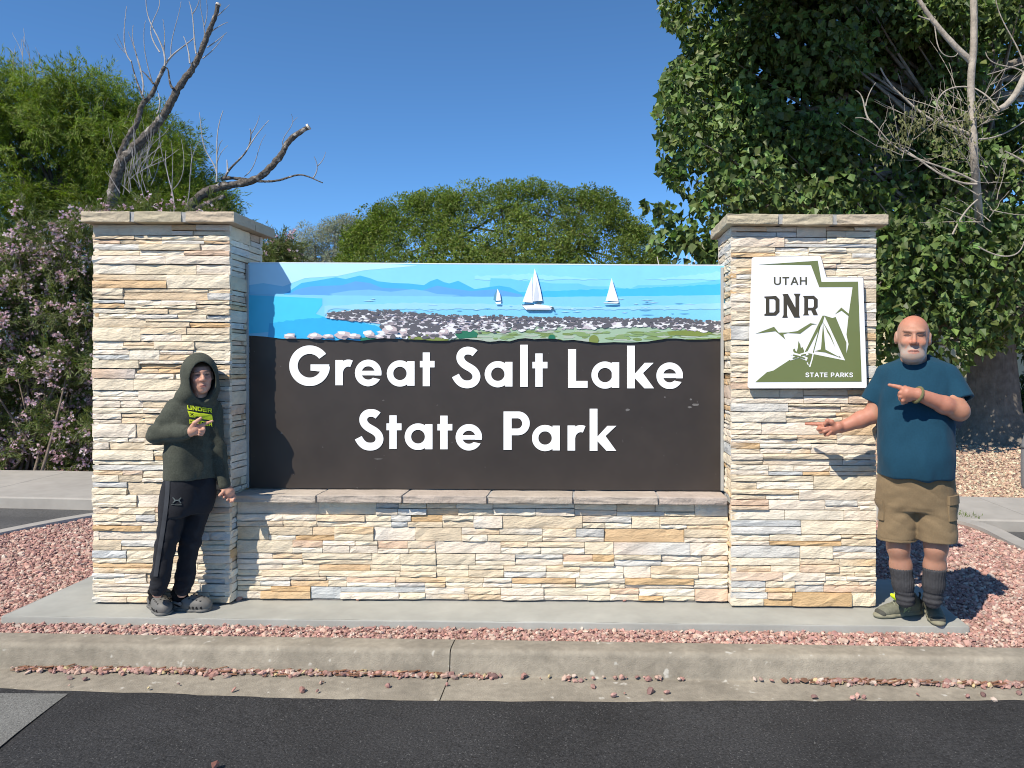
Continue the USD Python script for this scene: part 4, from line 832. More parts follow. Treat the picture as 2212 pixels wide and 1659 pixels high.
M_short = cloth('shorts_khaki', (.195, .140, .080), var=.10, var2=.06, scale2=5.)
sop = put('shorts', tso, M_short, man, smooth=True)
def patch(F, corners, d, thick, name, m, parent, n=10, lift=.004):
    """a cloth patch laid on the surface F: corners in order, projected along d"""
    c = np.asarray(corners); s, t = np.meshgrid(np.linspace(0, 1, n), np.linspace(0, 1, n), indexing='ij')
    p = ((1 - s) * (1 - t))[..., None] * c[0] + (s * (1 - t))[..., None] * c[1] + (s * t)[..., None] * c[2] + ((1 - s) * t)[..., None] * c[3]
    g = proj_on(F, p.reshape(-1, 3), d, lift=-.006); a = g - np.asarray(d) * (thick + .006); f = quads(n, n)
    v = np.vstack([a, g]); k = n * n; idx = np.arange(k).reshape(n, n); loop = np.r_[idx[:, 0], idx[-1, 1:], idx[-2::-1, -1], idx[0, -2:0:-1]]; ln = np.roll(loop, -1)
    sd_ = np.vstack([np.stack([loop, loop + k, ln], 1), np.stack([ln, loop + k, ln + k], 1)]); ff_ = np.vstack([f, f[:, ::-1] + k, sd_[:, ::-1]])
    tmx = trimesh.Trimesh(v, ff_, process=False)
    if (tmx.face_normals[:len(f)] @ np.asarray(d)).mean() > 0: ff_ = ff_[:, ::-1]
    return put(name, (v, ff_), m, parent, smooth=35)
dsoR = np.array(-(B_ * .55 + A_ * .83)); dsoL = np.array(-(B_ * .55 - A_ * .83))
patch(so, [M(2034, 1075, .1), M(2068, 1072, .0), M(2070, 1118, .0), M(2036, 1124, .1)], dsoR, .007, 'cargo_pocket', M_short, man)
patch(so, [M(2032, 1070, .1), M(2068, 1066, .0), M(2069, 1084, .0), M(2033, 1089, .1)], dsoR, .013, 'pocket_flap', M_short, man)
patch(so, [M(1899, 1076, .0), M(1914, 1080, .1), M(1913, 1124, .1), M(1900, 1118, .0)], dsoL, .008, 'cargo_pocket', M_short, man)
# socks and shoes
M_sock = mat('sock_grey', (.050, .050, .054), rough=.95, var=.25, scale=60., bump=.5, bscale=200., bdist=.003, spec=.1)
M_shoe = mat('shoe_olive', (.135, .135, .10), rough=.8, var=.25, scale=60., bump=.5, bscale=300., bdist=.002, spec=.25)
M_shoed = mat('shoe_dark', (.06, .06, .05), rough=.8, var=.2, scale=60., bump=.4, bscale=300., bdist=.002, spec=.25)
M_soleo = mat('sole_olive', (.21, .20, .14), rough=.8, var=.2, scale=25., bump=.4, bscale=90., bdist=.003, spec=.25)
M_neon = mat('neon_yellow', (.62, .80, .02), rough=.7, var=.05, bump=.2, bscale=300.)
M_lace = mat('lace_grey', (.20, .205, .16), rough=.9, var=.2, scale=90., bump=.0)
def shoe(parent, heel, toe, w, hgt, clog=False, mats=None, first='shoe'):
    """heel, toe: ground points; builds upper, sole and details along that line"""
    heel, toe = np.asarray(heel, float), np.asarray(toe, float); x = toe - heel; L = np.linalg.norm(x); x /= L; y = np.array([-x[1], x[0], 0]); y /= np.linalg.norm(y); z = np.cross(x, y)
    T = lambda a, b, c: heel + x * a * L + y * b * w + z * c
    R3 = np.array([x, y, z])
    return T, R3, L
def man_shoe(heel, toe, ankle):
    w = .112; T, R3, L = shoe(None, heel, toe, w, .1)
    so_ = Field()
    for a, ha, wa in ((.12, .016, .040), (.32, .015, .041), (.55, .014, .045), (.75, .014, .050), (.90, .015, .042)): so_.add(ell(T(a, 0, .015), (.19 * L, wa, .020), R3), .012)
    so_.cut(lambda p, h=heel, z=R3[2]: (p - h) @ z + .0, .002)
    up = Field()
    up.add(ell(T(.15, 0, .055), (.17 * L, .042, .055), R3), .02).add(ell(T(.35, 0, .055), (.2 * L, .042, .045), R3), .02).add(ell(T(.62, 0, .040), (.25 * L, .045, .038), R3), .02).add(ell(T(.83, 0, .034), (.17 * L, .044, .028), R3), .02)
    up.add(cone(T(.20, 0, .07), T(.24, 0, .105), .043, .042), .02).add(cone(T(.42, 0, .07), T(.34, 0, .105), .036, .034), .02)
    up.cut(cone(T(.26, 0, .098), T(.27, 0, .16), .034, .040), .006)
    up.cut(lambda p, h=heel, z=R3[2]: (p - h) @ z - .012, .002)
    u = put('shoe', fair(nets(up, .004), 3), M_shoe, man, smooth=True)
    put('sole', fair(nets(so_, .004), 3), M_soleo, u, smooth=True)
    tg = Field().add(ell(T(.58, 0, .108), (.036, .028, .014), np.array([R3[0] * .8 + R3[2] * .6, R3[1], R3[2] * .8 - R3[0] * .6])), .01).add(ell(T(.505, 0, .136), (.016, .033, .024), R3), .01)
    put('tongue', nets(tg, .004), M_neon, u, smooth=True)
    tc = Field().add(ell(T(.93, 0, .026), (.10 * L, .042, .026), R3), .01); tc.cut(lambda p, h=heel, z=R3[2]: (p - h) @ z - .014, .002)
    put('toe_cap', nets(tc, .004), M_shoed, u, smooth=True)
    hcn = Field().add(ell(T(.05, 0, .055), (.11 * L, .040, .045), R3), .01); hcn.cut(lambda p, h=heel, z=R3[2]: (p - h) @ z - .016, .002); hcn.cut(cone(T(.26, 0, .07), T(.27, 0, .16), .034, .040), .006)
    put('heel_counter', nets(hcn, .004), M_shoed, u, smooth=True)
    for a, c in ((.46, .103), (.52, .094), (.58, .086), (.64, .078)):
        pp = [T(a, b * .30, c - .9 * b * b * .035 + .004) for b in np.linspace(-1, 1, 9)]; put('lace', tube(pp, .0036, 6), M_lace, u, smooth=True)
    put('heel_tab', tube([T(.0, 0, .09), T(-.03, 0, .11), T(-.01, 0, .125)], .006, 6), M_shoed, u, smooth=True)
    return T, R3, up
mz = lambda u, v, f=0: None
def onslab(u, v): q = gp(u, v, .001); return np.array([q[0], q[1], .001 + float(G(q[0]))])
# picture-left shoe points left, picture-right shoe points towards the camera
toe1 = onslab(1896, 1334); heel1 = onslab(1976, 1326); toe2 = onslab(2028, 1352); heel2 = onslab(2006, 1318)
d1 = heel1 - toe1; heel1 = toe1 + d1 / np.linalg.norm(d1) * .285; d2 = heel2 - toe2; heel2 = toe2 + d2 / np.linalg.norm(d2) * .285
T1, R1, up1 = man_shoe(heel1, toe1, anL); T2, R2, up2 = man_shoe(heel2, toe2, anR)
# the letter on the side of the left shoe
nl = [((.34, .42), (.34, .70)), ((.34, .70), (.50, .42)), ((.50, .42), (.50, .70))]
def shoe_mark(T, R3, side, up):
    st = [[(.36, .030), (.33, .066)], [(.33, .066), (.475, .030)], [(.475, .030), (.445, .066)]]
    ps = unary_union([LineString(s_).buffer(.004) for s_ in [[(a * .285, c) for a, c in s1] for s1 in st]])
    v, f = extr(ps.segmentize(.006), .002); P0 = np.array([T(a / .285, side * .55, c) for a, c in v[:, :2]]); dirv = -R3[1] * side
    P1 = proj_on(up, P0, dirv, .08, lift=-.002); P1[v[:, 2] > .001] -= dirv * .0042
    put('letter', (P1, f), mat('shoe_letter', (.30, .32, .16), rough=.6, bump=0.), man)
shoe_mark(T1, R1, 1 if (R1[1] @ B_) > 0 else -1, up1)
for k_, a_, T_ in ((knL, anL, T1), (knR, anR, T2)):
    sk = Field(); top = M(1946, 1226, -.004) if k_ is knL else M(2019, 1228, .02); mid = (top + a_) / 2
    foot = T_(.26, 0, .085)
    sk.add(cone(top, mid, .0600, .056), .01).add(cone(mid, a_ , .056, .046), .02).add(cone(a_, foot, .046, .040), .02)
    sk.cut(half(top, np.array([0, 0, 1.0])), .004)
    s_ = fair(nets(sk, .005), 2); P = np.asarray(s_.vertices).copy(); N = normals(s_); ang = np.arctan2((P - (top + a_) / 2) @ B_, (P - (top + a_) / 2) @ A_)
    P += N * (np.sin(ang * 26) * .0016 * sstep(a_[2] - .0, a_[2] + .05, P[:, 2]) + np.sin(P[:, 2] * 190 + 2 * meshkit.noise(P * 12)) * .0022 * (P[:, 2] < a_[2] + .05))[:, None]
    s_.vertices = P; put('sock', s_, M_sock, man, smooth=True)
# bracelet and ring
wa = (wr_r - el_r); wa /= np.linalg.norm(wa); bc = M(1982, 853, .243); e1 = np.cross(wa, [0, 0, 1.0]); e1 /= np.linalg.norm(e1); e2 = np.cross(wa, e1)
M_brc = mat('bracelet_olive', (.12, .115, .055), rough=.9, var=.3, scale=90., bump=.6, bscale=160., bdist=.004)
br = [bc + e1 * .0385 * math.cos(a) + e2 * .0400 * math.sin(a) for a in np.linspace(0, 2 * math.pi, 33)]
vb, fb = tube(br, [.0085 + .0012 * (i % 2) for i in range(33)], 8, cap=False); put('bracelet', (vb + 0, fb), M_brc, man, smooth=40)
rc_ = H6(1588, 655, g0 + .004); put('ring', tube([rc_ + (A_ * math.cos(a) * .3 + B_ * math.sin(a)) * .0122 + M.up * math.cos(a) * .0122 for a in np.linspace(0, 2 * math.pi, 20)], .0018, 5, cap=False), mat('ring_metal', (.55, .52, .48), rough=.25, metal=1., bump=0.), man, smooth=True)
# ================================================================ the boy
BO = np.array([-2.335, 4.355, float(G(-2.33))]); K = Frame(BO); KA, KB = K.e_r, K.e_f
def B3(x, y, f=0.): return K((500 + x / 1.443) / 1.8517, (1350 + y / 1.443) / 1.8517, f)
def B7(x, y, f=0.): return K((680 + x / 4.147) / 1.8517, (1380 + y / 4.147) / 1.8517, f)
def turn(ang): a = math.radians(ang); return KA * math.cos(a) - KB * math.sin(a), KB * math.cos(a) + KA * math.sin(a)
TA, TB = turn(24)                        # the chest faces a little to the picture's right
bb = Field()
FA, FB = turn(10); ks = .83; kc = B7(497, 520, .035); tl = math.radians(-4)
Rk = np.array([FA * math.cos(tl) - K.up * math.sin(tl), FB, K.up * math.cos(tl) + FA * math.sin(tl)])
KL = head(bb, kc, Rk, ks, False)
bb.add(cone(kc - K.up * .06, B3(410, 370, -.01), .045, .055), .02)
bb.add(slab_of([(B3(405, 385, 0), .10, .07), (B3(400, 450, 0), .135, .085), (B3(390, 600, 0), .12, .085), (B3(375, 760, 0), .115, .085), (B3(372, 860, 0), .13, .09)], TA, TB), .03)
shl, ell_, wrl = B3(280, 404, .02), B3(186, 556, .03), B3(372, 548, .17)
shr, elr, wrr = B3(500, 415, -.02), B3(535, 640, .02), B3(575, 862, .05)
bb.add(cone(shl, ell_, .040, .034), .02).add(cone(ell_, wrl, .033, .024), .02).add(cone(shr, elr, .040, .034), .02).add(cone(elr, wrr, .033, .023), .02)
# raised hand: index stretched to the right, thumb up, the rest curled
h0 = .185
bb.add(cone(wrl, B7(420, 1400, h0), .026, .028), .012).add(ell(B7(440, 1400, h0), (.030, .020, .034), np.array([KA, KB, K.up])), .01)
finger(bb, [B7(470, 1350, h0 + .01), B7(540, 1325, h0 + .014), B7(625, 1290, h0 + .016), B7(700, 1262, h0 + .018)], .0105, .0068)
finger(bb, [B7(480, 1380, h0 + .006), B7(555, 1365, h0 + .012), B7(560, 1405, h0 + .028), B7(500, 1412, h0 + .030)], .0100, .0082, .004)
finger(bb, [B7(475, 1415, h0 + .002), B7(550, 1410, h0 + .008), B7(552, 1447, h0 + .024), B7(495, 1452, h0 + .026)], .0098, .0080, .004)
finger(bb, [B7(465, 1450, h0), B7(530, 1455, h0 + .004), B7(528, 1485, h0 + .018), B7(480, 1488, h0 + .020)], .0090, .0074, .004)
finger(bb, [B7(360, 1360, h0 + .01), B7(410, 1290, h0 + .022), B7(465, 1250, h0 + .026), B7(512, 1212, h0 + .028)], .0120, .0080, .006)
# hanging hand, palm open towards the camera, fingers half curled
k0 = .055
bb.add(cone(wrr, B3(598, 890, k0), .023, .027), .012).add(ell(B3(596, 890, k0), (.034, .016, .034), np.array([KA, KB, K.up])), .01)
finger(bb, [B3(622, 895, k0), B3(632, 922, k0 + .004), B3(622, 945, k0 + .022)], .0090, .0072, .004)
finger(bb, [B3(608, 905, k0), B3(614, 938, k0 + .006), B3(606, 950, k0 + .028)], .0094, .0074, .004)
finger(bb, [B3(592, 905, k0), B3(594, 936, k0 + .008), B3(590, 938, k0 + .032)], .0092, .0072, .004)
finger(bb, [B3(577, 900, k0), B3(570, 922, k0 + .010), B3(572, 922, k0 + .032)], .0082, .0066, .004)
finger(bb, [B3(575, 880, k0 + .01), B3(556, 902, k0 + .022), B3(544, 912, k0 + .030)], .0100, .0072, .005)
hpl, hpr = B3(300, 900, .0), B3(440, 900, -.01); kl, kr = B3(242, 1170, .05), B3(378, 1165, .0); al, ar = B3(188, 1475, .02), B3(330, 1475, -.03)
for h_, k_, a_ in ((hpl, kl, al), (hpr, kr, ar)): bb.add(cone(h_, k_, .056, .036), .03).add(cone(k_, a_, .035, .028), .02)
tb = fair(nets(bb, .0042), 4); P = np.asarray(tb.vertices); q = local(P, kc, Rk, ks)
t = np.repeat(np.array([[.50, .27, .19]]), len(P), 0) * (1 + .12 * (meshkit.fbm(P * 40, 3, 2)[:, None] - .5)); hd = (np.abs(q) < [.12, .15, .16]).all(1)
t = mixc(t, (.50, .21, .15), hd * np.exp(-((np.abs(q[:, 0]) - .036) ** 2 + (q[:, 2] + .02) ** 2) / .0007) * .5 * (q[:, 1] > .04))
t = mixc(t, (.42, .15, .12), ((q[:, 0] / .023) ** 2 + ((q[:, 2] + .067) / .0095) ** 2 < 1) * (q[:, 1] > .06) * hd * .75)
t = mixc(t, (.13, .05, .045), ((q[:, 0] / .021) ** 2 + ((q[:, 2] + .066) / .0026) ** 2 < 1) * (q[:, 1] > .06) * hd * .9)
for s_ in (-1, 1):
    t = mixc(t, (.05, .03, .025), (((q[:, 0] - s_ * .031) / .016) ** 2 + ((q[:, 2] - .012) / .0068) ** 2 < 1) * (q[:, 1] > .045) * hd * .85)
    t = mixc(t, (.10, .06, .04), (((q[:, 0] - s_ * .033) / .022) ** 2 + ((q[:, 2] - .033) / .0050) ** 2 < 1) * (q[:, 1] > .04) * hd * .75)
t = mixc(t, (.09, .055, .03), sstep(.062, .072, q[:, 2]) * hd * (q[:, 1] < .095))
boy = Thing('person', 'young person in dark green hooded top with hood up, before left pillar', 'person', BO)
put('body', tb, SK, boy, smooth=True, tint=t)
# hooded top
ho = Field()
HT = [(B3(415, 338, -.02), .060, .060), (B3(412, 352, -.02), .085, .075), (B3(405, 380, -.015), .128, .088), (B3(398, 430, -.01), .146, .098), (B3(388, 560, 0), .136, .104), (B3(378, 700, 0), .138, .108), (B3(374, 800, 0), .142, .112), (B3(374, 812, 0), .140, .110)]
ho.add(slab_of(HT, TA, TB), .03)
ho.add(cone(B3(292, 402, .02), ell_, .054, .046), .04).add(cone(ell_ + KB * .01, wrl + (ell_ - wrl) * .12, .047, .037), .025)
ho.add(cone(shr, elr, .052, .045), .035).add(cone(elr, wrr + (elr - wrr) * .06, .044, .034), .02)
# the hood: a shell round the head, open at the front, falling into a soft collar
hood = Field().add(ell(KL(0, -.014, .012), (.100, .124, .130), Rk), .02).add(cone(KL(-.045, .01, -.10), B3(350, 345, .04), .062, .060), .05).add(cone(KL(.045, .01, -.10), B3(470, 350, .03), .058, .056), .05)
hood.cut(ell(KL(0, .085, -.032), (.066, .150, .110), Rk), .012).cut(ell(KL(0, -.005, .0), (.085, .108, .112), Rk), .01).cut(cone(KL(0, .10, -.05), KL(0, .14, -.135), .050, .020), .02)
def fnh(p): return hood(p)
fnh.lo, fnh.hi = hood.bounds(); ho.add(fnh, .018)
ho.cut(cone(KL(0, .03, -.08), KL(0, .075, -.150), .045, .022), .012)
tho = fair(nets(ho, .0048), 4); P = np.asarray(tho.vertices).copy(); N = normals(tho); z = P[:, 2]; r_, f_ = (P - BO) @ TA, (P - BO) @ TB
below = sstep(KL(0, 0, -.16)[2], KL(0, 0, -.22)[2], z)
fold = np.sin((r_ * .9 + z * .55) * 46 + 3 * meshkit.noise(P * 6)) * .0040 * np.exp(-((z - B3(0, 690)[2]) ** 2) / .02) + (meshkit.fbm(P * [10, 10, 4], 3, 5) - .5) * .024
sleeve = np.minimum(np.linalg.norm(P - ell_, axis=1), np.linalg.norm(P - elr, axis=1)); fold = fold + np.sin(z * 95 + r_ * 50) * .0035 * np.exp(-sleeve ** 2 / .012)
P = P + N * (fold * (.25 + .75 * below))[:, None]; tho.vertices = P
M_hood = cloth('hoodie_green', (.056, .061, .048), var=.30, var2=.15, scale2=14.)
hdp = put('hooded_top', tho, M_hood, boy, smooth=True)
cuffs = ((wrl, ell_, .0345), (wrr, elr, .0315))
for w_, e_, rr in cuffs:
    d_ = (e_ - w_) / np.linalg.norm(e_ - w_); put('cuff', fair(nets(Field().add(cone(w_ + d_ * .012, w_ + d_ * .055, rr, rr + .003), 0), .0045), 1), M_hood, hdp, smooth=True)
# print on the chest: letters wrapped over the cloth
M_prt = mat('print_yellow', (.62, .72, .03), rough=.6, var=.12, scale=70., bump=.15, bscale=300.)
def chest(text_polys, tl_, tr_, bl_, name, par, m):
    """polygons in a unit square (x right, y down) -> cloth print between three picture points"""
    o, ex, ey = B7(*tl_, .28), B7(*tr_, .28) - B7(*tl_, .28), B7(*bl_, .28) - B7(*tl_, .28)
    for poly in text_polys:
        for g in getattr(poly, 'geoms', [poly]):
            v, f = extr(g.segmentize(.03), .001); b0 = v[:, 2] > .0005; P0 = o + v[:, :1] * ex + v[:, 1:2] * ey
            d_ = -KB; lo = proj_on(lambda p: ho(p), P0, d_, .0, 90, lift=.0); dist = nearest(lo); 
            P1 = np.where(b0[:, None], dist + KB * .0042, dist - KB * .004); ff_ = f
            mm = trimesh.Trimesh(P1, f, process=False); tp = b0[f].all(1)
            if (mm.face_normals[tp] @ KB).mean() < 0: ff_ = f[:, ::-1]
            put(name, (P1, ff_), m, par)
from scipy.spatial import cKDTree
_tree = cKDTree(P @ np.stack([KA, K.up], 1)); _front = None
def nearest(p):                          # put points on the folded cloth itself: same place sideways, its own depth
    fr = (N @ KB) > .2; Q = P[fr]; tr = cKDTree(np.c_[Q @ KA, Q @ K.up, Q @ KB * .5]); d_, i = tr.query(np.c_[p @ KA, p @ K.up, p @ KB * .5], k=3)
    w = 1 / np.maximum(d_, 1e-4); w /= w.sum(1, keepdims=True); dep = ((Q @ KB)[i] * w).sum(1); return p + KB * (dep - p @ KB)[:, None]
def glyph(c, x0, w, h=1.):
    s = .24
    B = lambda a, b, c_, d: sbox(x0 + a * w, b * h, x0 + c_ * w, d * h); L_ = lambda *p: LineString([(x0 + a * w, b * h) for a, b in p]).buffer(s * w * .5, cap_style='flat')
    bar = .22
    return {'U': unary_union([B(0, 0, s, 1), B(1 - s, 0, 1, 1), B(0, 1 - bar, 1, 1)]), 'N': unary_union([B(0, 0, s, 1), B(1 - s, 0, 1, 1), Polygon([(x0, 0), (x0 + s * 1.3 * w, 0), (x0 + w, h), (x0 + (1 - s * 1.3) * w, h)])]),
            'D': unary_union([B(0, 0, s, 1), B(0, 0, .8, bar), B(0, 1 - bar, .8, 1), B(1 - s, .15, 1, .85), B(.7, .05, .9, .25), B(.7, .75, .9, .95)]), 'E': unary_union([B(0, 0, 1, bar), B(0, .39, 1, .61), B(0, 1 - bar, 1, 1), B(0, 0, s * .6, 1)]),
            'R': unary_union([B(0, 0, s, 1), B(0, 0, 1, bar), B(1 - s, 0, 1, .6), B(0, .42, 1, .62), Polygon([(x0 + .5 * w, .6 * h), (x0 + .8 * w, .6 * h), (x0 + w, h), (x0 + .72 * w, h)])]),
            'A': unary_union([B(0, 0, s, 1), B(1 - s, 0, 1, 1), B(0, 0, 1, bar), B(0, .5, 1, .7)]), 'M': unary_union([B(0, 0, s * .8, 1), B(1 - s * .8, 0, 1, 1), B(0, 0, 1, bar), B(.5 - s * .4, 0, .5 + s * .4, 1)]),
            'O': unary_union([B(0, 0, s, 1), B(1 - s, 0, 1, 1), B(0, 0, 1, bar), B(0, 1 - bar, 1, 1)])}[c]
chest([glyph(c, i * .205, .175) for i, c in enumerate('UNDER')], (283, 1022), (712, 1090), (293, 1098), 'letter', hdp, M_prt)
mk_ = unary_union([Polygon([(.10, .22), (.16, .40), (.22, .22), (.25, .22), (.19, .50), (.25, .78), (.22, .78), (.16, .60), (.10, .78), (.07, .78), (.13, .50), (.07, .22)])])
band = Polygon([(0, 0), (1, 0), (1, 1), (.04, 1)]).difference(mk_)
chest([band], (290, 1120), (715, 1195), (312, 1225), 'printed_band', hdp, M_prt)
chest([glyph(c, i * .17, .145) for i, c in enumerate('ARMOUR')], (318, 1268), (715, 1322), (328, 1345), 'letter', hdp, M_prt)
# trousers
tr_ = Field()
tr_.add(slab_of([(B3(374, 790, 0), .130, .100), (B3(370, 860, 0), .146, .112), (B3(362, 960, 0), .148, .112), (B3(355, 1010, 0), .135, .10)], TA, TB), .02)
for h_, k_, a_ in ((hpl, kl, al), (hpr, kr, ar)):
    cu = a_ * .90 + k_ * .10 + np.array([0, 0, .0]); tr_.add(cone(h_, k_, .078, .058), .022).add(cone(k_, k_ * .35 + a_ * .65, .056, .050), .015).add(cone(k_ * .35 + a_ * .65, cu + np.array([0, 0, .02]), .050, .048), .012)
ttr = fair(nets(tr_, .005), 4); P2 = np.asarray(ttr.vertices).copy(); N2 = normals(ttr); z = P2[:, 2]; r_ = (P2 - BO) @ KA
dk = np.minimum(np.linalg.norm(P2 - kl, axis=1), np.linalg.norm(P2 - kr, axis=1)); da = np.minimum(np.linalg.norm(P2 - al, axis=1), np.linalg.norm(P2 - ar, axis=1))
P2 = P2 + N2 * ((np.abs(meshkit.fbm(P2 * [8, 8, 5], 2, 6) - .5) - .12) * .034 + np.sin((z + r_ * .5) * 75) * .0045 * np.exp(-dk ** 2 / .01) + np.sin((z - r_ * .3) * 85) * .0040 * np.exp(-da ** 2 / .02))[:, None]
ttr.vertices = P2
M_trs = cloth('trousers_black', (.016, .017, .021), var=.2); M_strp = cloth('stripe_grey', (.038, .041, .048), var=.1)
trp = put('trousers', ttr, M_trs, boy, smooth=True)
for k_, a_ in ((kl, al), (kr, ar)):
    c0 = a_ * .80 + k_ * .20; c1 = a_ * .90 + k_ * .10; put('cuff', fair(nets(Field().add(cone(c0, c1 - np.array([0, 0, .005]), .049, .044), 0), .0045), 1), M_trs, trp, smooth=True)
def leg_strip(xy, w, name, m, par, F, d, lift=.006):
    c = [B3(x, y, .2) for x, y in xy]; c = smoothpath(c, 40); e = KA * w / 2; g = np.stack([c - e, c - e * .3, c + e * .3, c + e], 1).reshape(-1, 3)
    s_ = proj_on(F, g, d, .0, 90, lift=0); fr = (N2 @ KB) > .1; Q = P2[fr]; tr = cKDTree(np.c_[Q @ KA, Q @ K.up]); dd, i = tr.query(np.c_[s_ @ KA, s_ @ K.up], k=3); dep = (Q @ KB)[i].max(1); s_ = s_ + KB * (dep - s_ @ KB + .004)[:, None]
    f = quads(40, 4); v = np.vstack([s_, s_ - KB * .008]); n_ = len(s_); mm = trimesh.Trimesh(s_, f, process=False); f = f if (mm.face_normals @ KB).mean() > 0 else f[:, ::-1]; put(name, (v, np.vstack([f, f[:, ::-1] + n_])), m, par, smooth=40)
leg_strip([(243, 845), (238, 950), (222, 1080), (204, 1200), (183, 1330), (172, 1410)], .022, 'side_stripe', M_strp, trp, tr_, -KB)
lg = unary_union([LineString([(276, 938), (284, 946), (290, 952), (284, 958), (276, 966)]).buffer(3), LineString([(322, 938), (314, 946), (308, 952), (314, 958), (322, 966)]).buffer(3), LineString([(284, 952), (314, 952)]).buffer(3)])
def leg_mark(poly, name):
    v, f = extr(poly.segmentize(6), .001); P0 = np.array([B3(x, y, .2) for x, y in v[:, :2]]); top = v[:, 2] > .0005
    s_ = proj_on(tr_, P0, -KB, .0, 90, lift=0); fr = (N2 @ KB) > .1; Q = P2[fr]; tr = cKDTree(np.c_[Q @ KA, Q @ K.up]); dd, i = tr.query(np.c_[s_ @ KA, s_ @ K.up], k=3); s_ = s_ + KB * ((Q @ KB)[i].max(1) - s_ @ KB + np.where(top, .005, -.002))[:, None]
    put(name, (s_, f[:, ::-1] if (trimesh.Trimesh(s_, f, process=False).face_normals[top[f].all(1)] @ KB).mean() < 0 else f), mat('leg_mark_' + name, (.085, .10, .10), rough=.6, bump=0.), trp)
leg_mark(lg, 'emblem'); leg_mark(sbox(266, 976, 326, 979), 'emblem_line')
# socks and clogs
M_bsock = mat('sock_black', (.010, .010, .011), rough=.95, var=.2, scale=60., bump=.4, bscale=200., spec=.1)
M_clog = mat('clog_grey', (.115, .112, .105), rough=.62, var=.08, scale=30., bump=.25, bscale=120., bdist=.001, spec=.35); M_hole = mat('clog_hole', (.012, .012, .012), rough=.9, bump=0.)
def clog(heel, toe, w=.095):
    heel, toe = np.asarray(heel, float), np.asarray(toe, float); T, R3, L = shoe(None, heel, toe, w, .1)
    up = Field().add(ell(T(.72, 0, .036), (.31 * L, .050, .048), R3), .02).add(ell(T(.48, 0, .042), (.22 * L, .045, .056), R3), .02).add(ell(T(.16, 0, .022), (.19 * L, .040, .028), R3), .015)
    cav = Field().add(ell(T(.30, 0, .085), (.27 * L, .037, .050), R3), .01)
    up.cut(lambda p: cav(p), .006); cut0 = lambda p: (p - heel) @ R3[2] - .002; up.cut(cut0, .002)
    so2 = Field()
    for a, ha, wa in ((.13, .03, .042), (.35, .03, .042), (.6, .03, .049), (.82, .03, .048)): so2.add(ell(T(a, 0, .010), (.19 * L, wa + .003, .017), R3), .012)
    so2.cut(lambda p: (p - heel) @ R3[2], .001)
    u = put('clog', fair(nets(up, .0036), 3), M_clog, boy, smooth=True); put('sole', fair(nets(so2, .004), 2), M_clog, u, smooth=True)
    st = [T(.40, 1.04 * math.cos(a) * .5, .050 - .012 * 0) * 0 + T(.38 - .42 * math.sin(a), .98 * math.cos(a) * .5, .048 + .012 * math.sin(a)) for a in np.linspace(-.05, math.pi + .05, 25)]
    a_, b_ = tube(st, .0075, 8); put('heel_strap', (a_, b_), M_clog, u, smooth=True)
    for sgn in (-1, 1):
        c = T(.38, sgn * .52, .050); put('rivet', tube([c, c + R3[1] * sgn * .004], .011, 12), mat('clog_rivet', (.14, .14, .14), rough=.5, bump=0.) if sgn < 0 and not hasattr(clog, 'm') else clog.m, u); clog.m = UsdShade.Material.Get(stage, '/World/Looks/clog_rivet')
    hz_ = []
    for i, a in enumerate(np.linspace(.56, .84, 4)):
        for b in np.linspace(-.55, .55, 3 if i % 2 else 4): hz_.append((T(a, b * .62, .12), .0058))
    for a in (.58, .70, .82, .92):
        for sgn in (-1, 1): hz_.append((T(a, sgn * (.64 if a < .9 else .5), .030), .0080))
    for k2, (c, rr) in enumerate(hz_):
        d_ = -R3[2] if k2 < 14 else (T(.70, 0, .030) - c) / np.linalg.norm(T(.70, 0, .030) - c)
        g = proj_on(up, c[None], d_, .0, 60, lift=.0012)[0]; put('hole', tube([g, g + d_ * .004], rr, 9), M_hole, u)
    return T
tA, hA = onslab((500 + 238 / 1.443) / 1.8517, (1350 + 1606 / 1.443) / 1.8517), onslab((500 + 150 / 1.443) / 1.8517, (1350 + 1535 / 1.443) / 1.8517)
d_ = hA - tA; hA = tA + d_ / np.linalg.norm(d_) * .255
tB, hB = onslab((500 + 492 / 1.443) / 1.8517, (1350 + 1578 / 1.443) / 1.8517), onslab((500 + 268 / 1.443) / 1.8517, (1350 + 1566 / 1.443) / 1.8517)
d_ = hB - tB; hB = tB + d_ / np.linalg.norm(d_) * .255
for hh, tt_, a_, k_ in ((hA, tA, al, kl), (hB, tB, ar, kr)):
    T = clog(hh, tt_); f = Field().add(cone(a_ * .68 + k_ * .32, T(.22, 0, .10), .042, .040), .01).add(cone(T(.22, 0, .10), T(.25, 0, .05), .038, .036), .02).add(cone(T(.25, 0, .055), T(.55, 0, .040), .034, .032), .02)
    s_ = fair(nets(f, .005), 2); Pq_ = np.asarray(s_.vertices).copy(); Pq_ += normals(s_) * (np.sin(Pq_[:, 2] * 170 + 3 * meshkit.noise(Pq_ * 14)) * .0020)[:, None]; s_.vertices = Pq_; put('sock', s_, M_bsock, boy, smooth=True)
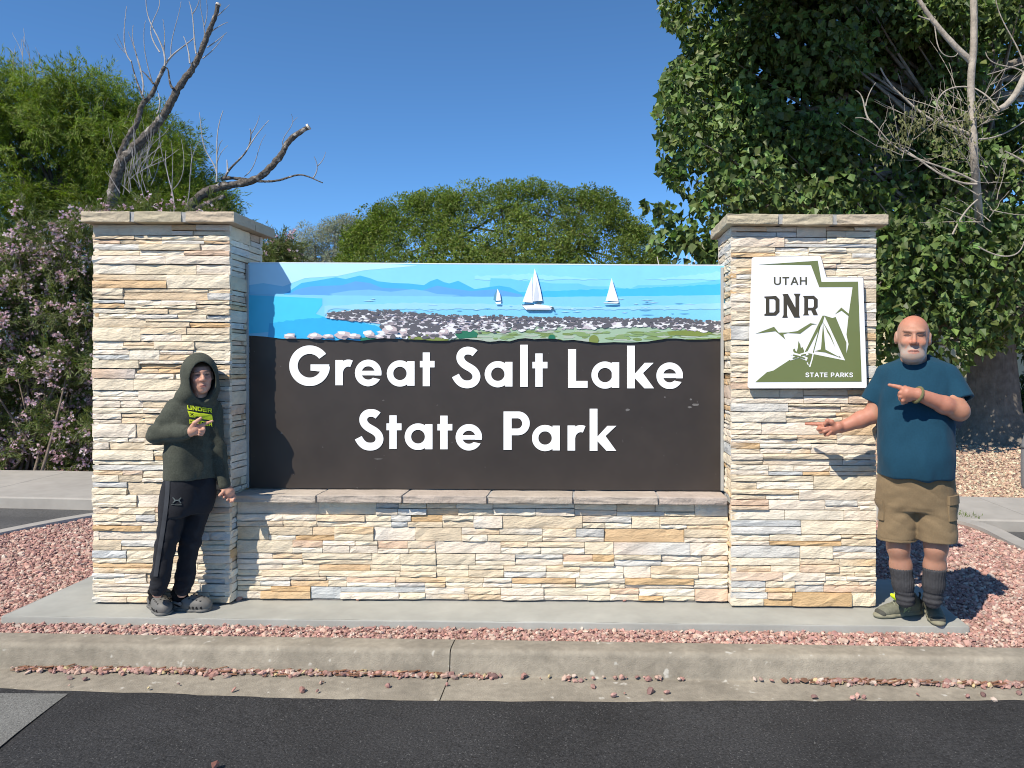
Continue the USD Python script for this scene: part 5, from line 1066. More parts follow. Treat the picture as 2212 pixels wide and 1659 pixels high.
# ---------------------------------------------------------------- trees and shrubs
def leafmesh(P, D, N, L, W, fold=.25, at=.32):
    D = D / np.linalg.norm(D, axis=1, keepdims=True); S = np.cross(D, N); S /= np.linalg.norm(S, axis=1, keepdims=True) + 1e-9; N = np.cross(S, D)
    L = np.asarray(L).reshape(-1, 1); W = np.asarray(W).reshape(-1, 1)
    a, b, c, d = P, P + D * L * at + S * W * .5 + N * W * fold, P + D * L, P + D * L * at - S * W * .5 + N * W * fold
    v = np.stack([a, b, c, d], 1).reshape(-1, 3); i = np.arange(len(P))[:, None] * 4
    return v, np.vstack([i + [0, 1, 2], i + [0, 2, 3]])
def rep(t, k=4): return np.repeat(t, k, 0)
def unit(n): v = rng.normal(size=(n, 3)); return v / np.linalg.norm(v, axis=1, keepdims=True)
def M_leaf(name, rough=.45, spec=.4, tr=.3, tc=(1.3, 1.5, .55)): return mat(name, (1, 1, 1), rough=rough, var=.06, scale=3., bump=0., spec=spec, tint=True, trans=(tr, tc))
def bark(name, c, bs=30., st=(1, 1, .35), bump=1.): return mat(name, c, rough=.95, var=.35, scale=9., detail=6., bump=bump, bscale=bs, bdist=.03, spec=.1, bstretch=st, var2=.2, scale2=2.)
def dp(zx, zy, sc, ox, oy, Y): return Wp((ox + zx / sc) / 1.8517, (oy + zy / sc) / 1.8517, Y)
def rough_tube(pts, r0, r1, sides=9, n=None, seed=0, amp=.10, power=1.):
    p = smoothpath(np.asarray(pts), n or max(8, len(pts) * 5)); k = len(p); rr = r0 + (r1 - r0) * np.linspace(0, 1, k) ** power
    p = p + (meshkit.fbm(p * 6 / max(r0, .02) * .02, 3, seed)[:, None] - .5) * r0 * .35
    v, f = tube(p, rr, sides); m = k * sides; nn = meshkit.fbm(v[:m] / max(r0, .03) * 1.4, 3, seed + 1) - .5; ax = np.repeat(p, sides, 0); v[:m] = ax + (v[:m] - ax) * (1 + nn[:, None] * amp * 4); return v, f
def twig(out, p, d, L, r, depth, up=.35, spread=.6):
    n = 6; pts = [p]; dd = d / np.linalg.norm(d)
    for i in range(n - 1): dd = dd + rng.normal(0, .10, 3) + np.array([0, 0, up * .12]); dd /= np.linalg.norm(dd); pts.append(pts[-1] + dd * L / (n - 1))
    out.append(tube(pts, np.linspace(r, max(r * .35, .003), n), 5 if r > .012 else 4))
    if depth > 0:
        for k in range(rng.integers(1, 4)):
            j = rng.integers(1, n - 1); nd = dd + rng.normal(0, spread, 3) * [1, .7, .6] + [0, 0, up]; twig(out, pts[j], nd, L * rng.uniform(.35, .65), r * .55, depth - 1, up, spread)

# ---- cottonwood on the right
cY = 13.0; cb = Wp(2150, 965, cY); cb[2] = float(terr(np.array([cb[0]]), np.array([cb[1]]))[0])
cw = Thing('cottonwood_tree', 'tall dark leafy cottonwood with thick furrowed trunk behind the right pillar', 'tree', cb)
M_cbark = bark('cottonwood_bark', (.20, .175, .145), bs=16., st=(1, 1, .22), bump=1.)
tp = smoothpath([cb - [0, 0, .15], cb + [0, 0, .35], Wp(2146, 860, cY), Wp(2140, 700, cY), Wp(2130, 500, cY + .1), Wp(2115, 250, cY + .2), Wp(2100, 0, cY + .3), Wp(2090, -300, cY + .3), Wp(2080, -600, cY + .3)], 60)
tr0 = np.interp(tp[:, 2], [cb[2] - .15, cb[2] + .08, cb[2] + .5, 1.6, 3.2, 5.5, 9, 13], [.74, .56, .41, .35, .30, .22, .14, .04])
v, f = tube(tp, tr0, 40); ax = np.repeat(tp, 40, 0); ang = np.tile(np.arange(40) * 2 * np.pi / 40, 60)
fur = 1.5 * np.abs(np.sin(ang * 8.5 + 2.2 * meshkit.noise(v[:2400] * [1.5, 1.5, .8]))) * .055 + (meshkit.fbm(v[:2400] * [7, 7, 1.6], 3, 3) - .5) * .16 + sstep(cb[2] + .55, cb[2] - .1, v[:2400, 2]) * np.maximum(0, np.sin(ang * 3.5 + 1)) * .25
v[:2400] = ax + (v[:2400] - ax) * (1 + fur[:, None]); put('trunk', (v, f), M_cbark, cw, smooth=50)
ccen = np.array([cb[0] + .3, cY + .6, 7.6]); crad = np.array([6.3, 4.6, 6.6])
cl = []                                  # clusters: (centre, radius)
def inside(p): return (((p - ccen) / crad) ** 2).sum()
while len(cl) < 420:
    d = unit(1)[0]; r = rng.uniform(.62, 1.0) ** .6; p = ccen + d * crad * r * (1 + .14 * (meshkit.noise(np.array([d * 2.2 + 9]))[0] - .5) * 2)
    if p[2] < 1.9 or p[0] > 12.5: continue
    cl.append((p, rng.uniform(.35, .75)))
def addc(u, v_, Y, r): cl.append((Wp(u, v_, Y), r))
for u, v_, Y, r in ((1440, 20, 12, .45), (1470, 90, 12, .5), (1450, 150, 11.6, .35), (1480, 200, 11.5, .5), (1440, 255, 11.3, .38), (1450, 330, 11.2, .45), (1440, 400, 11.2, .38), (1500, 300, 11.2, .6), (1500, 390, 11.2, .55), (1560, 440, 11, .55), (1540, 510, 10.8, .4), (1500, 545, 10.6, .35), (1560, 555, 10.6, .35), (1408, 442, 10.7, .13), (1440, 470, 10.7, .18), (1470, 500, 10.7, .25), (1440, 520, 10.7, .25), (1490, 520, 10.7, .3), (1620, 380, 11, .6), (1680, 420, 11, .5), (1760, 430, 11, .5), (1840, 420, 11, .6), (1620, 250, 11.3, .6), (1700, 330, 11.3, .6), (1580, 130, 11.6, .6), (1660, 60, 11.6, .6), (1800, 280, 11.3, .6), (1900, 440, 11, .5),
               (1915, 520, 11, .5), (1960, 560, 11, .6), (1920, 620, 11, .45), (2010, 620, 11, .6), (1975, 680, 11, .55), (1905, 690, 11.2, .35), (2060, 560, 11, .6), (2060, 690, 11, .55), (2120, 640, 11, .6), (2180, 560, 11, .6), (2190, 680, 11, .5), (2040, 750, 11, .35), (2110, 730, 11, .35), (2170, 730, 11.2, .3), (1960, 760, 11.5, .45), (2010, 790, 11.5, .35), (2075, 790, 11.4, .2), (2190, 480, 11.2, .5), (2110, 470, 11.2, .5), (2020, 480, 11.2, .5), (1960, 480, 11.2, .5)): addc(u, v_, Y, r)
for k in range(170):
    u_, v_ = rng.uniform(1560, 2230), rng.uniform(-60, 430); addc(u_, v_, rng.uniform(12.2 if u_ > 1830 and v_ > 150 else 11.4, 14.5), rng.uniform(.35, .7))
for k in range(70):                     # the part of the crown that overhangs towards the road, above the picture
    Y_ = rng.uniform(9.2, 11.8); u_ = rng.uniform(1560, 1900); zt_ = HC + (CY + 40) / F_ * Y_; cl.append((np.array([(u_ - CX) / F_ * Y_, Y_, zt_ + rng.uniform(.9, 3.2)]), rng.uniform(.6, .95)))
Ps, Ds, Ns, Ls, Ts = [], [], [], [], []
for c, r in cl:
    inv = c[2] < 9.2; n = int((680 if inv else 240) * r ** 1.7 + 12)
    g = unit(n) * (rng.uniform(.25, 1, (n, 1)) ** .5) * r * [1, 1, .8]; c2 = c + g; out = c2 - ccen; out /= np.linalg.norm(out, axis=1, keepdims=True)
    D = np.array([0, 0, -.75]) + g / r * .7 + rng.normal(0, .5, (n, 3)); N = out * .45 + unit(n) * 1.0 + [-.1, -.15, .35]
    Ps.append(c2); Ds.append(D); Ns.append(N); Ls.append(rng.uniform(.085, .155, n) * (1 if inv else 1.8))
    Ts.append(np.array([[.094, .140, .040]]) * rng.uniform(.45, 1.6, (n, 1)) * rng.uniform(.85, 1.15) * (1 + rng.normal(0, .08, (n, 3))))
Pl, Dl, Nl, Ll, Tl = map(np.concatenate, (Ps, Ds, Ns, Ls, Ts)); Tl = np.clip(Tl, .005, .4)
# the crown's ragged left outline and the gaps where the sky shows through
pu, pv_ = CX + F_ * Pl[:, 0] / Pl[:, 1], CY - F_ * (Pl[:, 2] - HC) / Pl[:, 1]; jit = (meshkit.fbm(Pl * 2.2, 3, 5) - .5) * 70
umin = np.interp(pv_, [-300, 0, 45, 80, 105, 135, 165, 245, 280, 360, 395, 415, 435, 436], [1426, 1426, 1431, 1474, 1486, 1451, 1436, 1410, 1434, 1416, 1446, 1486, 1492, 1300]); ok = pu > umin + jit * .5
for u_, v_, r_h in ((1806, 41, 13), (1678, 75, 15), (1712, 217, 24), (1753, 232, 15), (1757, 270, 12), (1907, 375, 16), (2053, 476, 12), (1735, 92, 12), (1640, 150, 14), (1530, 205, 10), (1850, 330, 12), (1895, 350, 10), (1600, 330, 9), (1930, 430, 9), (1790, 150, 10), (1905, 610, 12), (1520, 480, 14), (1560, 520, 10), (1478, 545, 16)): ok &= ((pu - u_) ** 2 + ((pv_ - v_) * 1.3) ** 2 > (r_h + jit * .28) ** 2) | (rng.random(len(pu)) < .06)
ok &= ~((pu > 1850) & (pv_ < 470) & (Pl[:, 1] < 10.95))
ok &= ~((pu > 1985) & (pv_ > 560) & (pv_ < 830) & (Pl[:, 1] < 12.2) & (rng.random(len(pu)) < .5))
Pl, Dl, Nl, Ll, Tl = Pl[ok], Dl[ok], Nl[ok], Ll[ok], Tl[ok]
v, f = leafmesh(Pl, Dl, Nl, Ll, Ll * rng.uniform(.8, 1.0, len(Ll)), .16, .30)
put('crown', (v, f), M_leaf('cottonwood_leaf', rough=.48, spec=.35, tr=.25), cw, tint=rep(Tl), kind='stuff')
bz = []
for k, (c, r) in enumerate(cl):
    if c[2] > 9.5 and k % 3: continue
    if k % 2 and k < 420: continue
    if CX + F_ * c[0] / c[1] < 1475 + 60 * (c[2] > 6) or c[1] < 10.9: continue
    h = np.clip(c[2] - rng.uniform(.8, 2.4), 2.0, 11); i = np.argmin(np.abs(tp[:, 2] - h)); a = tp[i]; m_ = a * .5 + c * .5 + [0, 0, rng.uniform(-.3, .3)]
    L = np.linalg.norm(c - a); bz.append(tube(smoothpath([a, m_, c], 9), np.linspace(min(.012 * L + .015, .09), .008, 9), 6))
v, f = join(bz); put('branches', (v, f), bark('cottonwood_limb', (.20, .18, .155)), cw, smooth=True, kind='stuff')
for a, b, r0 in ((Wp(1830, 205, 12.2), Wp(1715, 245, 12.0), .06), (Wp(2110, 330, 13), Wp(1930, 150, 12.5), .10), (Wp(2110, 420, 13), Wp(1890, 370, 12.2), .08), (Wp(2100, 200, 13.2), Wp(2050, -60, 12.8), .13)):
    put('limb', rough_tube([a, a * .5 + b * .5 + [0, 0, -.05], b], r0, r0 * .6, 8, 14, 4), M_cbark, cw, smooth=True)

# ---- half dead young tree in front of the cottonwood
dY = 10.2; Z1 = lambda x, y, d=0.: dp(x, y, 1.44, 2560, 0, dY + d); dt = cw
M_pale = bark('pale_bark', (.36, .32, .27), bs=50., bump=.6)
put('dead_limb', rough_tube([Wp(2140, 700, 12.9), Z1(1990, 1500, 2.2), Z1(1955, 1300, 1.2), Z1(1945, 1150, .4), Z1(1925, 900), Z1(1912, 650), Z1(1905, 450), Z1(1915, 350), Z1(1922, 100), Z1(1926, -150)], .068, .044, 9, 60, 2, .10), M_pale, dt, smooth=True)
def limb(pts, r0, r1, n=2): 
    put('dead_limb', rough_tube([Z1(*q) for q in pts], r0 * .95, r1 * .95, 7, None, 5, .08), M_pale, dt, smooth=True)
limb([(1908, 352), (1830, 280), (1690, 120), (1605, 0), (1560, -80)], .048, .028)
limb([(1940, 1050), (1860, 1010), (1780, 978), (1640, 930), (1530, 880), (1440, 820), (1330, 700), (1240, 680)], .016, .006)
limb([(1930, 800), (1830, 745), (1680, 690), (1550, 590), (1440, 480), (1385, 390)], .026, .010)
limb([(1940, 1060), (1700, 985), (1580, 900), (1505, 850)], .016, .010)
limb([(1335, 705), (1290, 600), (1262, 535), (1240, 520)], .015, .007); limb([(1300, 610), (1320, 540), (1358, 475)], .010, .005)
limb([(1690, 120), (1640, 105), (1600, 90)], .018, .008); limb([(1690, 130), (1710, 240), (1760, 320), (1820, 320), (1830, 285)], .009, .006)
limb([(2300, 300, -.2), (2212, 450, -.2), (2150, 560, -.2), (2070, 630, -.2)], .060, .040)
limb([(1920, 505), (1840, 500), (1740, 540), (1710, 600), (1760, 700), (1850, 770), (1900, 850)], .011, .008)
limb([(2070, 635, -.2), (1980, 540, -.1), (1920, 505)], .012, .010); limb([(2060, 640, -.2), (1960, 560), (1925, 520)], .009, .007)
limb([(2212, 420), (2100, 380), (2020, 350), (1990, 300)], .011, .006); limb([(2212, 380), (2160, 250), (2090, 120), (2050, 0)], .012, .006); limb([(2212, 360), (2100, 400), (2000, 430)], .008, .005)
limb([(1950, 800), (2040, 790), (2150, 740), (2212, 700)], .013, .009); limb([(1950, 1420), (2060, 1470), (2150, 1470), (2212, 1390)], .011, .008)
limb([(1800, 1350), (1830, 1290), (1900, 1190), (1945, 1150)], .014, .012); limb([(2212, 930), (2140, 890), (2100, 870)], .018, .010); limb([(1440, 830), (1380, 790), (1420, 690)], .007, .004)
tw = []
for i in range(46):
    q = [(1905, 640), (1920, 800), (1700, 700), (1530, 880), (1950, 1000), (1850, 760), (2000, 1150), (1990, 1280)][i % 8]; twig(tw, Z1(q[0] + rng.uniform(-60, 60), q[1] + rng.uniform(-60, 60)), np.array([rng.normal(0, .7), rng.normal(0, .4), rng.uniform(-.2, 1)]), rng.uniform(.4, 1.1), .0065, 1, .2)
put('dead_twigs', join(tw), M_pale, dt, smooth=True, kind='stuff')
Ps = []
for q in ((1520, 720), (1500, 800), (1680, 780), (1640, 690), (1430, 870), (1800, 840), (1880, 640), (1760, 700), (1560, 700), (1990, 640), (1850, 740)):
    Ps.append(Z1(*q) + rng.normal(0, 1, (40, 3)) * [.085, .10, .10])
P_ = np.concatenate(Ps); v, f = leafmesh(P_, np.array([0, 0, -1.]) + rng.normal(0, .35, P_.shape), unit(len(P_)), rng.uniform(.06, .10, len(P_)), rng.uniform(.035, .055, len(P_)), .3)
put('wilted_leaves', (v, f), M_leaf('wilted_leaf', rough=.7, spec=.2), dt, tint=rep(np.array([[.17, .18, .085]]) * rng.uniform(.6, 1.3, (len(P_), 1))), kind='stuff')

# ---- generic crown of small leaves in clumps
def crown(par, clumps, per, L, W, col, mt, droop=0., spray=.0, cen=None, var=.35, flat=.85, name='crown', fold=.2, yellow=.0):
    Ps, Ds, Ns, Ts = [], [], [], []
    for c, r in clumps:
        n = int(per * r * r); g = unit(n) * rng.uniform(.35, 1, (n, 1)) ** .5 * r * [1, 1, flat]; p = np.asarray(c) + g
        if spray:
            k = max(3, n // 26); dirs = unit(k) + [0, 0, -droop] + (g[:k] / r) * 1.2; a = rng.integers(0, k, n); base = np.asarray(c) + unit(k) * rng.uniform(.4, 1, (k, 1)) * r * [1, 1, flat]; dirs /= np.linalg.norm(dirs, axis=1, keepdims=True)
            t = rng.uniform(0, spray, (n, 1)); p = base[a] + dirs[a] * t + rng.normal(0, .018, (n, 3)); D = dirs[a] + rng.normal(0, .38, (n, 3))
        else: D = g / r + rng.normal(0, .6, (n, 3)) + [0, 0, -droop]
        out = (p - (cen if cen is not None else np.asarray(c))); out /= np.linalg.norm(out, axis=1, keepdims=True) + 1e-9
        Ps.append(p); Ds.append(D); Ns.append(out + unit(n) * .8 + [0, 0, .4]); Ts.append(np.asarray(col) * rng.uniform(1 - var, 1 + var, (n, 1)) * rng.uniform(.82, 1.18) * (1 + rng.normal(0, .07, (n, 3))) + np.array([yellow, yellow * .8, 0]) * rng.random((n, 1)))
    P, D, N, T = map(np.concatenate, (Ps, Ds, Ns, Ts)); n = len(P); v, f = leafmesh(P, D, N, L * rng.uniform(.7, 1.3, n), W * rng.uniform(.7, 1.3, n), fold, .4)
    put(name, (v, f), mt, par, tint=rep(np.clip(T, .004, .6)), kind='stuff'); return n
def ground_at(u, Y): x = (u - CX) / F_ * Y; return np.array([x, Y, float(terr(np.array([x]), np.array([Y]))[0])])
# central round tree
tY = 24.0; o = ground_at(1100, tY); ct = Thing('round_tree', 'broad dome-shaped yellowish green tree rising behind the middle of the sign', 'tree', o)
cmp_, cen = [], Wp(1100, 640, tY + .5)
topu = [734, 745, 760, 800, 850, 900, 960, 1040, 1100, 1150, 1210, 1300, 1350, 1370, 1400, 1430, 1447]; topv = [585, 530, 480, 440, 418, 405, 396, 386, 377, 378, 386, 399, 410, 444, 485, 545, 590]
while len(cmp_) < 900:
    u_ = rng.uniform(736, 1445); t_ = np.interp(u_, topu, topv); a_ = rng.random() ** 1.3; v_ = t_ + 22 + a_ * (640 - t_); sd_ = 1 - min(1, abs(u_ - 1095) / 370) ** 2
    Y_ = tY - (.4 + 2.6 * math.sin(a_ * 1.4)) * math.sqrt(max(sd_, .05)) + rng.uniform(-.2, .8); cmp_.append((Wp(u_, v_ + rng.normal(0, 3), Y_) + [0, 0, rng.uniform(-.12, .06)], rng.uniform(.2, .42)))
for k in range(60): d = unit(1)[0]; cmp_.append((cen + d * [4.6, 3.0, 1] + [0, .5, -1.0 - rng.uniform(0, 1)], rng.uniform(.6, .9)))
print('dome', crown(ct, cmp_, 1700, .085, .046, (.140, .190, .040), M_leaf('dome_leaf', rough=.6, spec=.25, tr=.3), cen=cen))
bz = []
for k in range(11):
    b = o + [rng.uniform(-.7, .7), rng.uniform(-.5, .5), -.1]; e = cmp_[rng.integers(0, len(cmp_))][0]; m_ = b * .5 + e * .5 + [rng.uniform(-.6, .6), 0, .3]; bz.append(rough_tube([b, m_, e], .14, .03, 8, 16, k))
    for j in range(5):
        e2 = cmp_[rng.integers(0, len(cmp_))][0]; a = m_ * .5 + e * .5; bz.append(tube(smoothpath([a, a * .5 + e2 * .5 + [0, 0, .2], e2], 8), np.linspace(.045, .012, 8), 6))
put('trunk', join(bz), bark('dome_bark', (.17, .14, .11)), ct, smooth=True)
# grey-green tree beside it
gY = 29.0; o = ground_at(690, gY); gt = Thing('silver_tree', 'silvery grey-green tree left of the round tree, above the sign edge', 'tree', o)
gl = [(Wp(u, v_, gY), r) for u, v_, r in ((640, 560, 1.0), (655, 535, .8), (680, 530, .9), (700, 545, 1.2), (725, 515, .8), (745, 520, .9), (750, 550, 1.2), (770, 505, .7), (790, 530, 1.0), (660, 590, 1.3), (720, 600, 1.5), (620, 600, 1.0))]
gg = [(c + unit(1)[0] * r * .8, rng.uniform(.25, .5)) for c, r in gl for k in range(int(14 * r))]
crown(gt, gg, 1500, .095, .030, (.235, .265, .185), M_leaf('silver_leaf', rough=.7, spec=.2, tr=.2, tc=(1, 1, .7)), cen=Wp(710, 600, gY + 1), var=.25)
put('trunk', join([rough_tube([o + [rng.normal(0, .2), 0, -.1], o * .5 + c * .5, c], .11, .03, 7, 12, i) for i, (c, r) in enumerate(gl[::2])]), bark('silver_bark', (.2, .18, .15)), gt, smooth=True)
# willow-like tree on the left
wY = 15.0; o = ground_at(75, wY); wt = Thing('willow_tree', 'bright green feathery tree with dark trunk at the left edge', 'tree', o)
wl = [(-60, 190, .9), (0, 200, .85), (55, 215, .75), (90, 240, .8), (150, 215, .7), (200, 195, .42), (215, 215, .4), (225, 260, .6), (280, 260, .42), (320, 300, .6), (350, 330, .55), (250, 330, .8), (160, 300, .9), (60, 310, .9), (-30, 300, .9), (370, 385, .5), (395, 410, .4), (405, 435, .4), (430, 448, .3), (255, 400, .5), (200, 400, .8), (100, 380, .8), (20, 390, .8), (130, 440, .55), (250, 440, .55), (30, 450, .5), (-40, 440, .8), (350, 440, .4), (380, 458, .4), (445, 462, .22), (10, 520, .5), (-30, 560, .6)]
ww, wc = [], Wp(150, 420, wY + 1.2)
for u, v_, r in wl:
    c0 = Wp(u, v_, wY)
    for k in range(int(22 * r) + 4): d = unit(1)[0]; ww.append((c0 + d * r * .8 * [1, 1.5, .9] + [0, rng.uniform(-.3, 1.2), 0], rng.uniform(.20, .42)))
print('willow', crown(wt, ww, 5600, .085, .015, (.140, .195, .024), M_leaf('willow_leaf', rough=.5, spec=.3, tr=.35), droop=.35, spray=.38, cen=wc, var=.4))
bz = [rough_tube([o + [0, 0, -.1], Wp(72, 520, wY), Wp(60, 430, wY), Wp(20, 330, wY + .3), Wp(-20, 250, wY + .3)], .24, .06, 10, 30, 3), rough_tube([Wp(70, 520, wY), Wp(110, 430, wY + .2), Wp(180, 330, wY + .3), Wp(210, 230, wY + .3)], .14, .03, 8, 20, 5), rough_tube([Wp(70, 560, wY), Wp(180, 470, wY + .3), Wp(300, 380, wY + .4), Wp(400, 410, wY + .3)], .12, .03, 8, 20, 6)]
for k in range(40): c = ww[rng.integers(0, len(ww))][0]; a = bz[rng.integers(0, 3)][0][60]; bz.append(tube(smoothpath([a, a * .5 + c * .5 + [0, .2, 0], c], 8), np.linspace(.04, .008, 8), 5))
put('trunk', join(bz), bark('willow_bark', (.10, .085, .07)), wt, smooth=True)
tw = []
for u, v_ in ((75, 168), (60, 175), (95, 172), (50, 170), (225, 300), (232, 310), (200, 290), (25, 180)): twig(tw, Wp(u, v_ + 10, wY - .3), np.array([rng.normal(0, .15), 0, 1.]), rng.uniform(.5, .95), .010, 1, .6, .25)
put('dead_twigs', join(tw), bark('dead_twig', (.40, .37, .33)), wt, smooth=True, kind='stuff')

# ---- dead tree: two sawn limbs rising behind the left pillar
eY = 12.4; E = lambda x, y, d=0.: Wp(x / 2.926, y / 2.926, eY + d); o = ground_at(250, eY)
de = Thing('dead_tree', 'bare dead tree with two sawn-off dark limbs behind the left pillar', 'tree', o)
M_dark = mat('dead_bark', (.125, .112, .098), rough=.95, var=.75, scale=22., detail=6., bump=1., bscale=30., bdist=.06, spec=.1, bstretch=(1, 1, .4), dark=(5., .585, (.40, .37, .33)))
M_greyt = bark('grey_twig', (.36, .34, .32), bs=60., bump=.5)
def dl_(pts, r0, r1, m=M_dark, s=12, amp=.22): put('limb', rough_tube([E(*q) for q in pts], r0 * .86, r1 * .86, s, len(pts) * 11, int(pts[0][0]), amp), m, de, smooth=True)
put('trunk', rough_tube([o - [0, 0, .1], o + [0, 0, 1.2], E(640, 1650), E(690, 1330)], .24, .16, 12, 24, 1), M_dark, de, smooth=True)
dl_([(690, 1340), (720, 1200), (765, 1040), (850, 935), (950, 830), (1060, 690), (1130, 560), (1220, 430), (1270, 330), (1320, 200), (1360, 100), (1380, 28)], .105, .036)
dl_([(735, 1080), (770, 960), (810, 870), (870, 760), (900, 660), (950, 610), (975, 560), (1010, 480), (1040, 420)], .062, .030); dl_([(1040, 420), (1080, 360), (1150, 300), (1230, 235)], .020, .008, M_greyt, 7, .04)
dl_([(690, 1340), (900, 1420), (1180, 1345), (1240, 1262), (1330, 1200), (1450, 1172), (1560, 1150), (1640, 1118), (1720, 1050), (1790, 960), (1830, 890), (1890, 840), (1950, 802)], .11, .045)
dl_([(1400, 1130), (1500, 1128), (1640, 1145), (1780, 1135), (1900, 1105), (1960, 1120), (2040, 1155)], .034, .010); dl_([(1200, 1345), (1300, 1290), (1420, 1240)], .045, .035)
for pts, r0 in (([(915, 630), (870, 530), (840, 430), (830, 390)], .022), ([(830, 390), (800, 340), (785, 200), (800, 40)], .013), ([(900, 600), (905, 540), (880, 400), (845, 280), (842, 160)], .013), ([(905, 540), (870, 380), (810, 200)], .010), ([(970, 530), (930, 480), (900, 450)], .020),
                ([(960, 510), (930, 400), (910, 260), (920, 130)], .010), ([(1040, 420), (1035, 330), (990, 220), (955, 150), (922, 0)], .017), ([(1010, 330), (965, 250), (955, 170), (1000, 60), (990, -40)], .013), ([(1035, 330), (1040, 220), (1030, 120)], .011), ([(1080, 360), (1090, 240), (1110, 160), (1145, 10)], .009), ([(1095, 560), (1075, 520), (1060, 440), (1045, 425)], .026),
                ([(1240, 340), (1225, 200), (1215, 90), (1195, 10)], .015), ([(1215, 90), (1250, 30), (1265, -40)], .010), ([(1270, 300), (1290, 170), (1270, 60), (1265, 0)], .012), ([(1290, 170), (1310, 60), (1300, -20)], .009), ([(1200, 400), (1185, 300), (1160, 230)], .015), ([(1290, 240), (1380, 170), (1440, 140)], .012), ([(1310, 300), (1380, 250), (1435, 205)], .011), ([(1280, 370), (1360, 300), (1420, 215)], .010), ([(1375, 100), (1420, 60), (1450, 30)], .009),
                ([(990, 720), (1010, 660), (1000, 590), (985, 560)], .013), ([(800, 340), (760, 260), (740, 215)], .008), ([(800, 340), (750, 290), (720, 240)], .007),
                ([(1420, 1130), (1480, 1040), (1560, 950), (1585, 860), (1580, 815)], .022), ([(1560, 950), (1610, 870), (1640, 830), (1700, 760)], .013), ([(1585, 850), (1620, 790), (1640, 730)], .010), ([(1365, 1150), (1360, 1060), (1300, 950), (1270, 800), (1260, 710)], .013), ([(1368, 1150), (1370, 980), (1372, 880), (1410, 700)], .015), ([(1370, 1100), (1390, 980), (1440, 920)], .010), ([(1372, 980), (1395, 900), (1408, 885)], .009),
                ([(1440, 1090), (1435, 1010)], .018), ([(1545, 1115), (1620, 1000), (1640, 930), (1680, 850)], .009), ([(1790, 930), (1800, 860), (1850, 770), (1840, 720)], .010), ([(1850, 770), (1880, 740)], .006), ([(1975, 1130), (2005, 1050), (1985, 990)], .012), ([(2005, 1050), (2040, 1010), (2058, 960)], .009),
                ([(1100, 1340), (1085, 1200), (1055, 1080), (1050, 950)], .013), ([(1090, 1200), (1120, 1170), (1145, 880)], .009), ([(1085, 1210), (1090, 1000), (1085, 900)], .008), ([(1180, 1300), (1200, 1150), (1215, 1000), (1265, 890)], .010), ([(1060, 1090), (1020, 950), (1005, 800)], .008), ([(1205, 1100), (1210, 1000), (1205, 910)], .008)):
    dl_([(x, y, (i * .06 - .1) * (1 if r0 > .012 else -1)) for i, (x, y) in enumerate(pts)], r0, r0 * .4, M_greyt if r0 < .02 else M_dark, 6, .03)
def sawn(p, d, r):
    d = np.asarray(d) / np.linalg.norm(d); put('sawn_end', tube([p - d * .02, p + d * .012], r, 12), mat('sawn_wood_%d' % int(r * 1e4), (.62, .56, .48), rough=.9, bump=.3), de)
sawn(E(1381, 26), E(1380, 28) - E(1360, 100), .041); sawn(E(1951, 801), E(1950, 802) - E(1890, 840), .050)
tw = []
for k in range(26): twig(tw, E(rng.uniform(760, 960), rng.uniform(1000, 1250), rng.uniform(-.2, .3)), np.array([rng.normal(.2, .4), 0, 1.]), rng.uniform(.4, .9), .007, 1, .5, .35)
put('twigs', join(tw), M_greyt, de, smooth=True, kind='stuff')
# ---- pink flowering shrubs
M_narrow = M_leaf('narrow_leaf', rough=.5, spec=.3, tr=.3); M_petal = mat('petal', (1, 1, 1), rough=.7, var=.05, scale=40., bump=0., tint=True, trans=(.35, (1, .95, 1)))
def shrub(u, Y, lobes, label, nfl, seed):
    o = ground_at(u, Y); t = Thing('flowering_shrub', label, 'shrub', o); cl_, cen = [], np.mean([Wp(a, b, Y) for a, b, r in lobes], 0) + [0, .6, 0]
    for a, b, r in lobes:
        c0 = Wp(a, b, Y)
        for k in range(int(26 * r) + 3): d = unit(1)[0]; cl_.append((c0 + d * r * .85 * [1, 1.2, 1] + [0, rng.uniform(-.2, .6), 0], rng.uniform(.13, .30)))
    crown(t, cl_, 8600, .088, .0135, (.115, .142, .045), M_narrow, droop=.15, spray=.26, cen=cen, var=.45)
    tw = []
    for k in range(70): c, r = cl_[rng.integers(0, len(cl_))]; b = o + [rng.normal(0, .25), rng.normal(0, .2), 0]; tw.append(tube(smoothpath([b, b * .5 + c * .5 + [rng.normal(0, .15), rng.normal(0, .1), .1], c], 9), np.linspace(.022, .004, 9), 5))
    put('stems', join(tw), bark('shrub_stem_%d' % seed, (.19, .15, .12)), t, smooth=True, kind='stuff')
    Ps, Ds, Ns, Ts = [], [], [], []
    for k in range(nfl):
        c, r = cl_[rng.integers(0, len(cl_))]; d = unit(1)[0]; d[1] = -abs(d[1]); p = c + d * r * rng.uniform(.8, 1.15); n = rng.integers(3, 9)
        fc = p + rng.normal(0, .035, (n, 3)); a = np.repeat(fc, 5, 0); dd = unit(n * 5) * .8 + np.repeat(unit(n) * .6 + d * .7, 5, 0); Ps.append(a); Ds.append(dd); Ns.append(unit(n * 5))
        Ts.append(np.repeat(np.array([[.72, .52, .58], [.80, .64, .68], [.66, .46, .54], [.84, .74, .74], [.52, .36, .33]])[rng.integers(0, 5, n)], 5, 0) * rng.uniform(.85, 1.1, (n * 5, 1)))
    P, D, N, T = map(np.concatenate, (Ps, Ds, Ns, Ts)); v, f = leafmesh(P, D, N, rng.uniform(.026, .048, len(P)), rng.uniform(.018, .032, len(P)), .2, .65)
    put('flowers', (v, f), M_petal, t, tint=rep(np.clip(T, 0, .9)), kind='stuff')
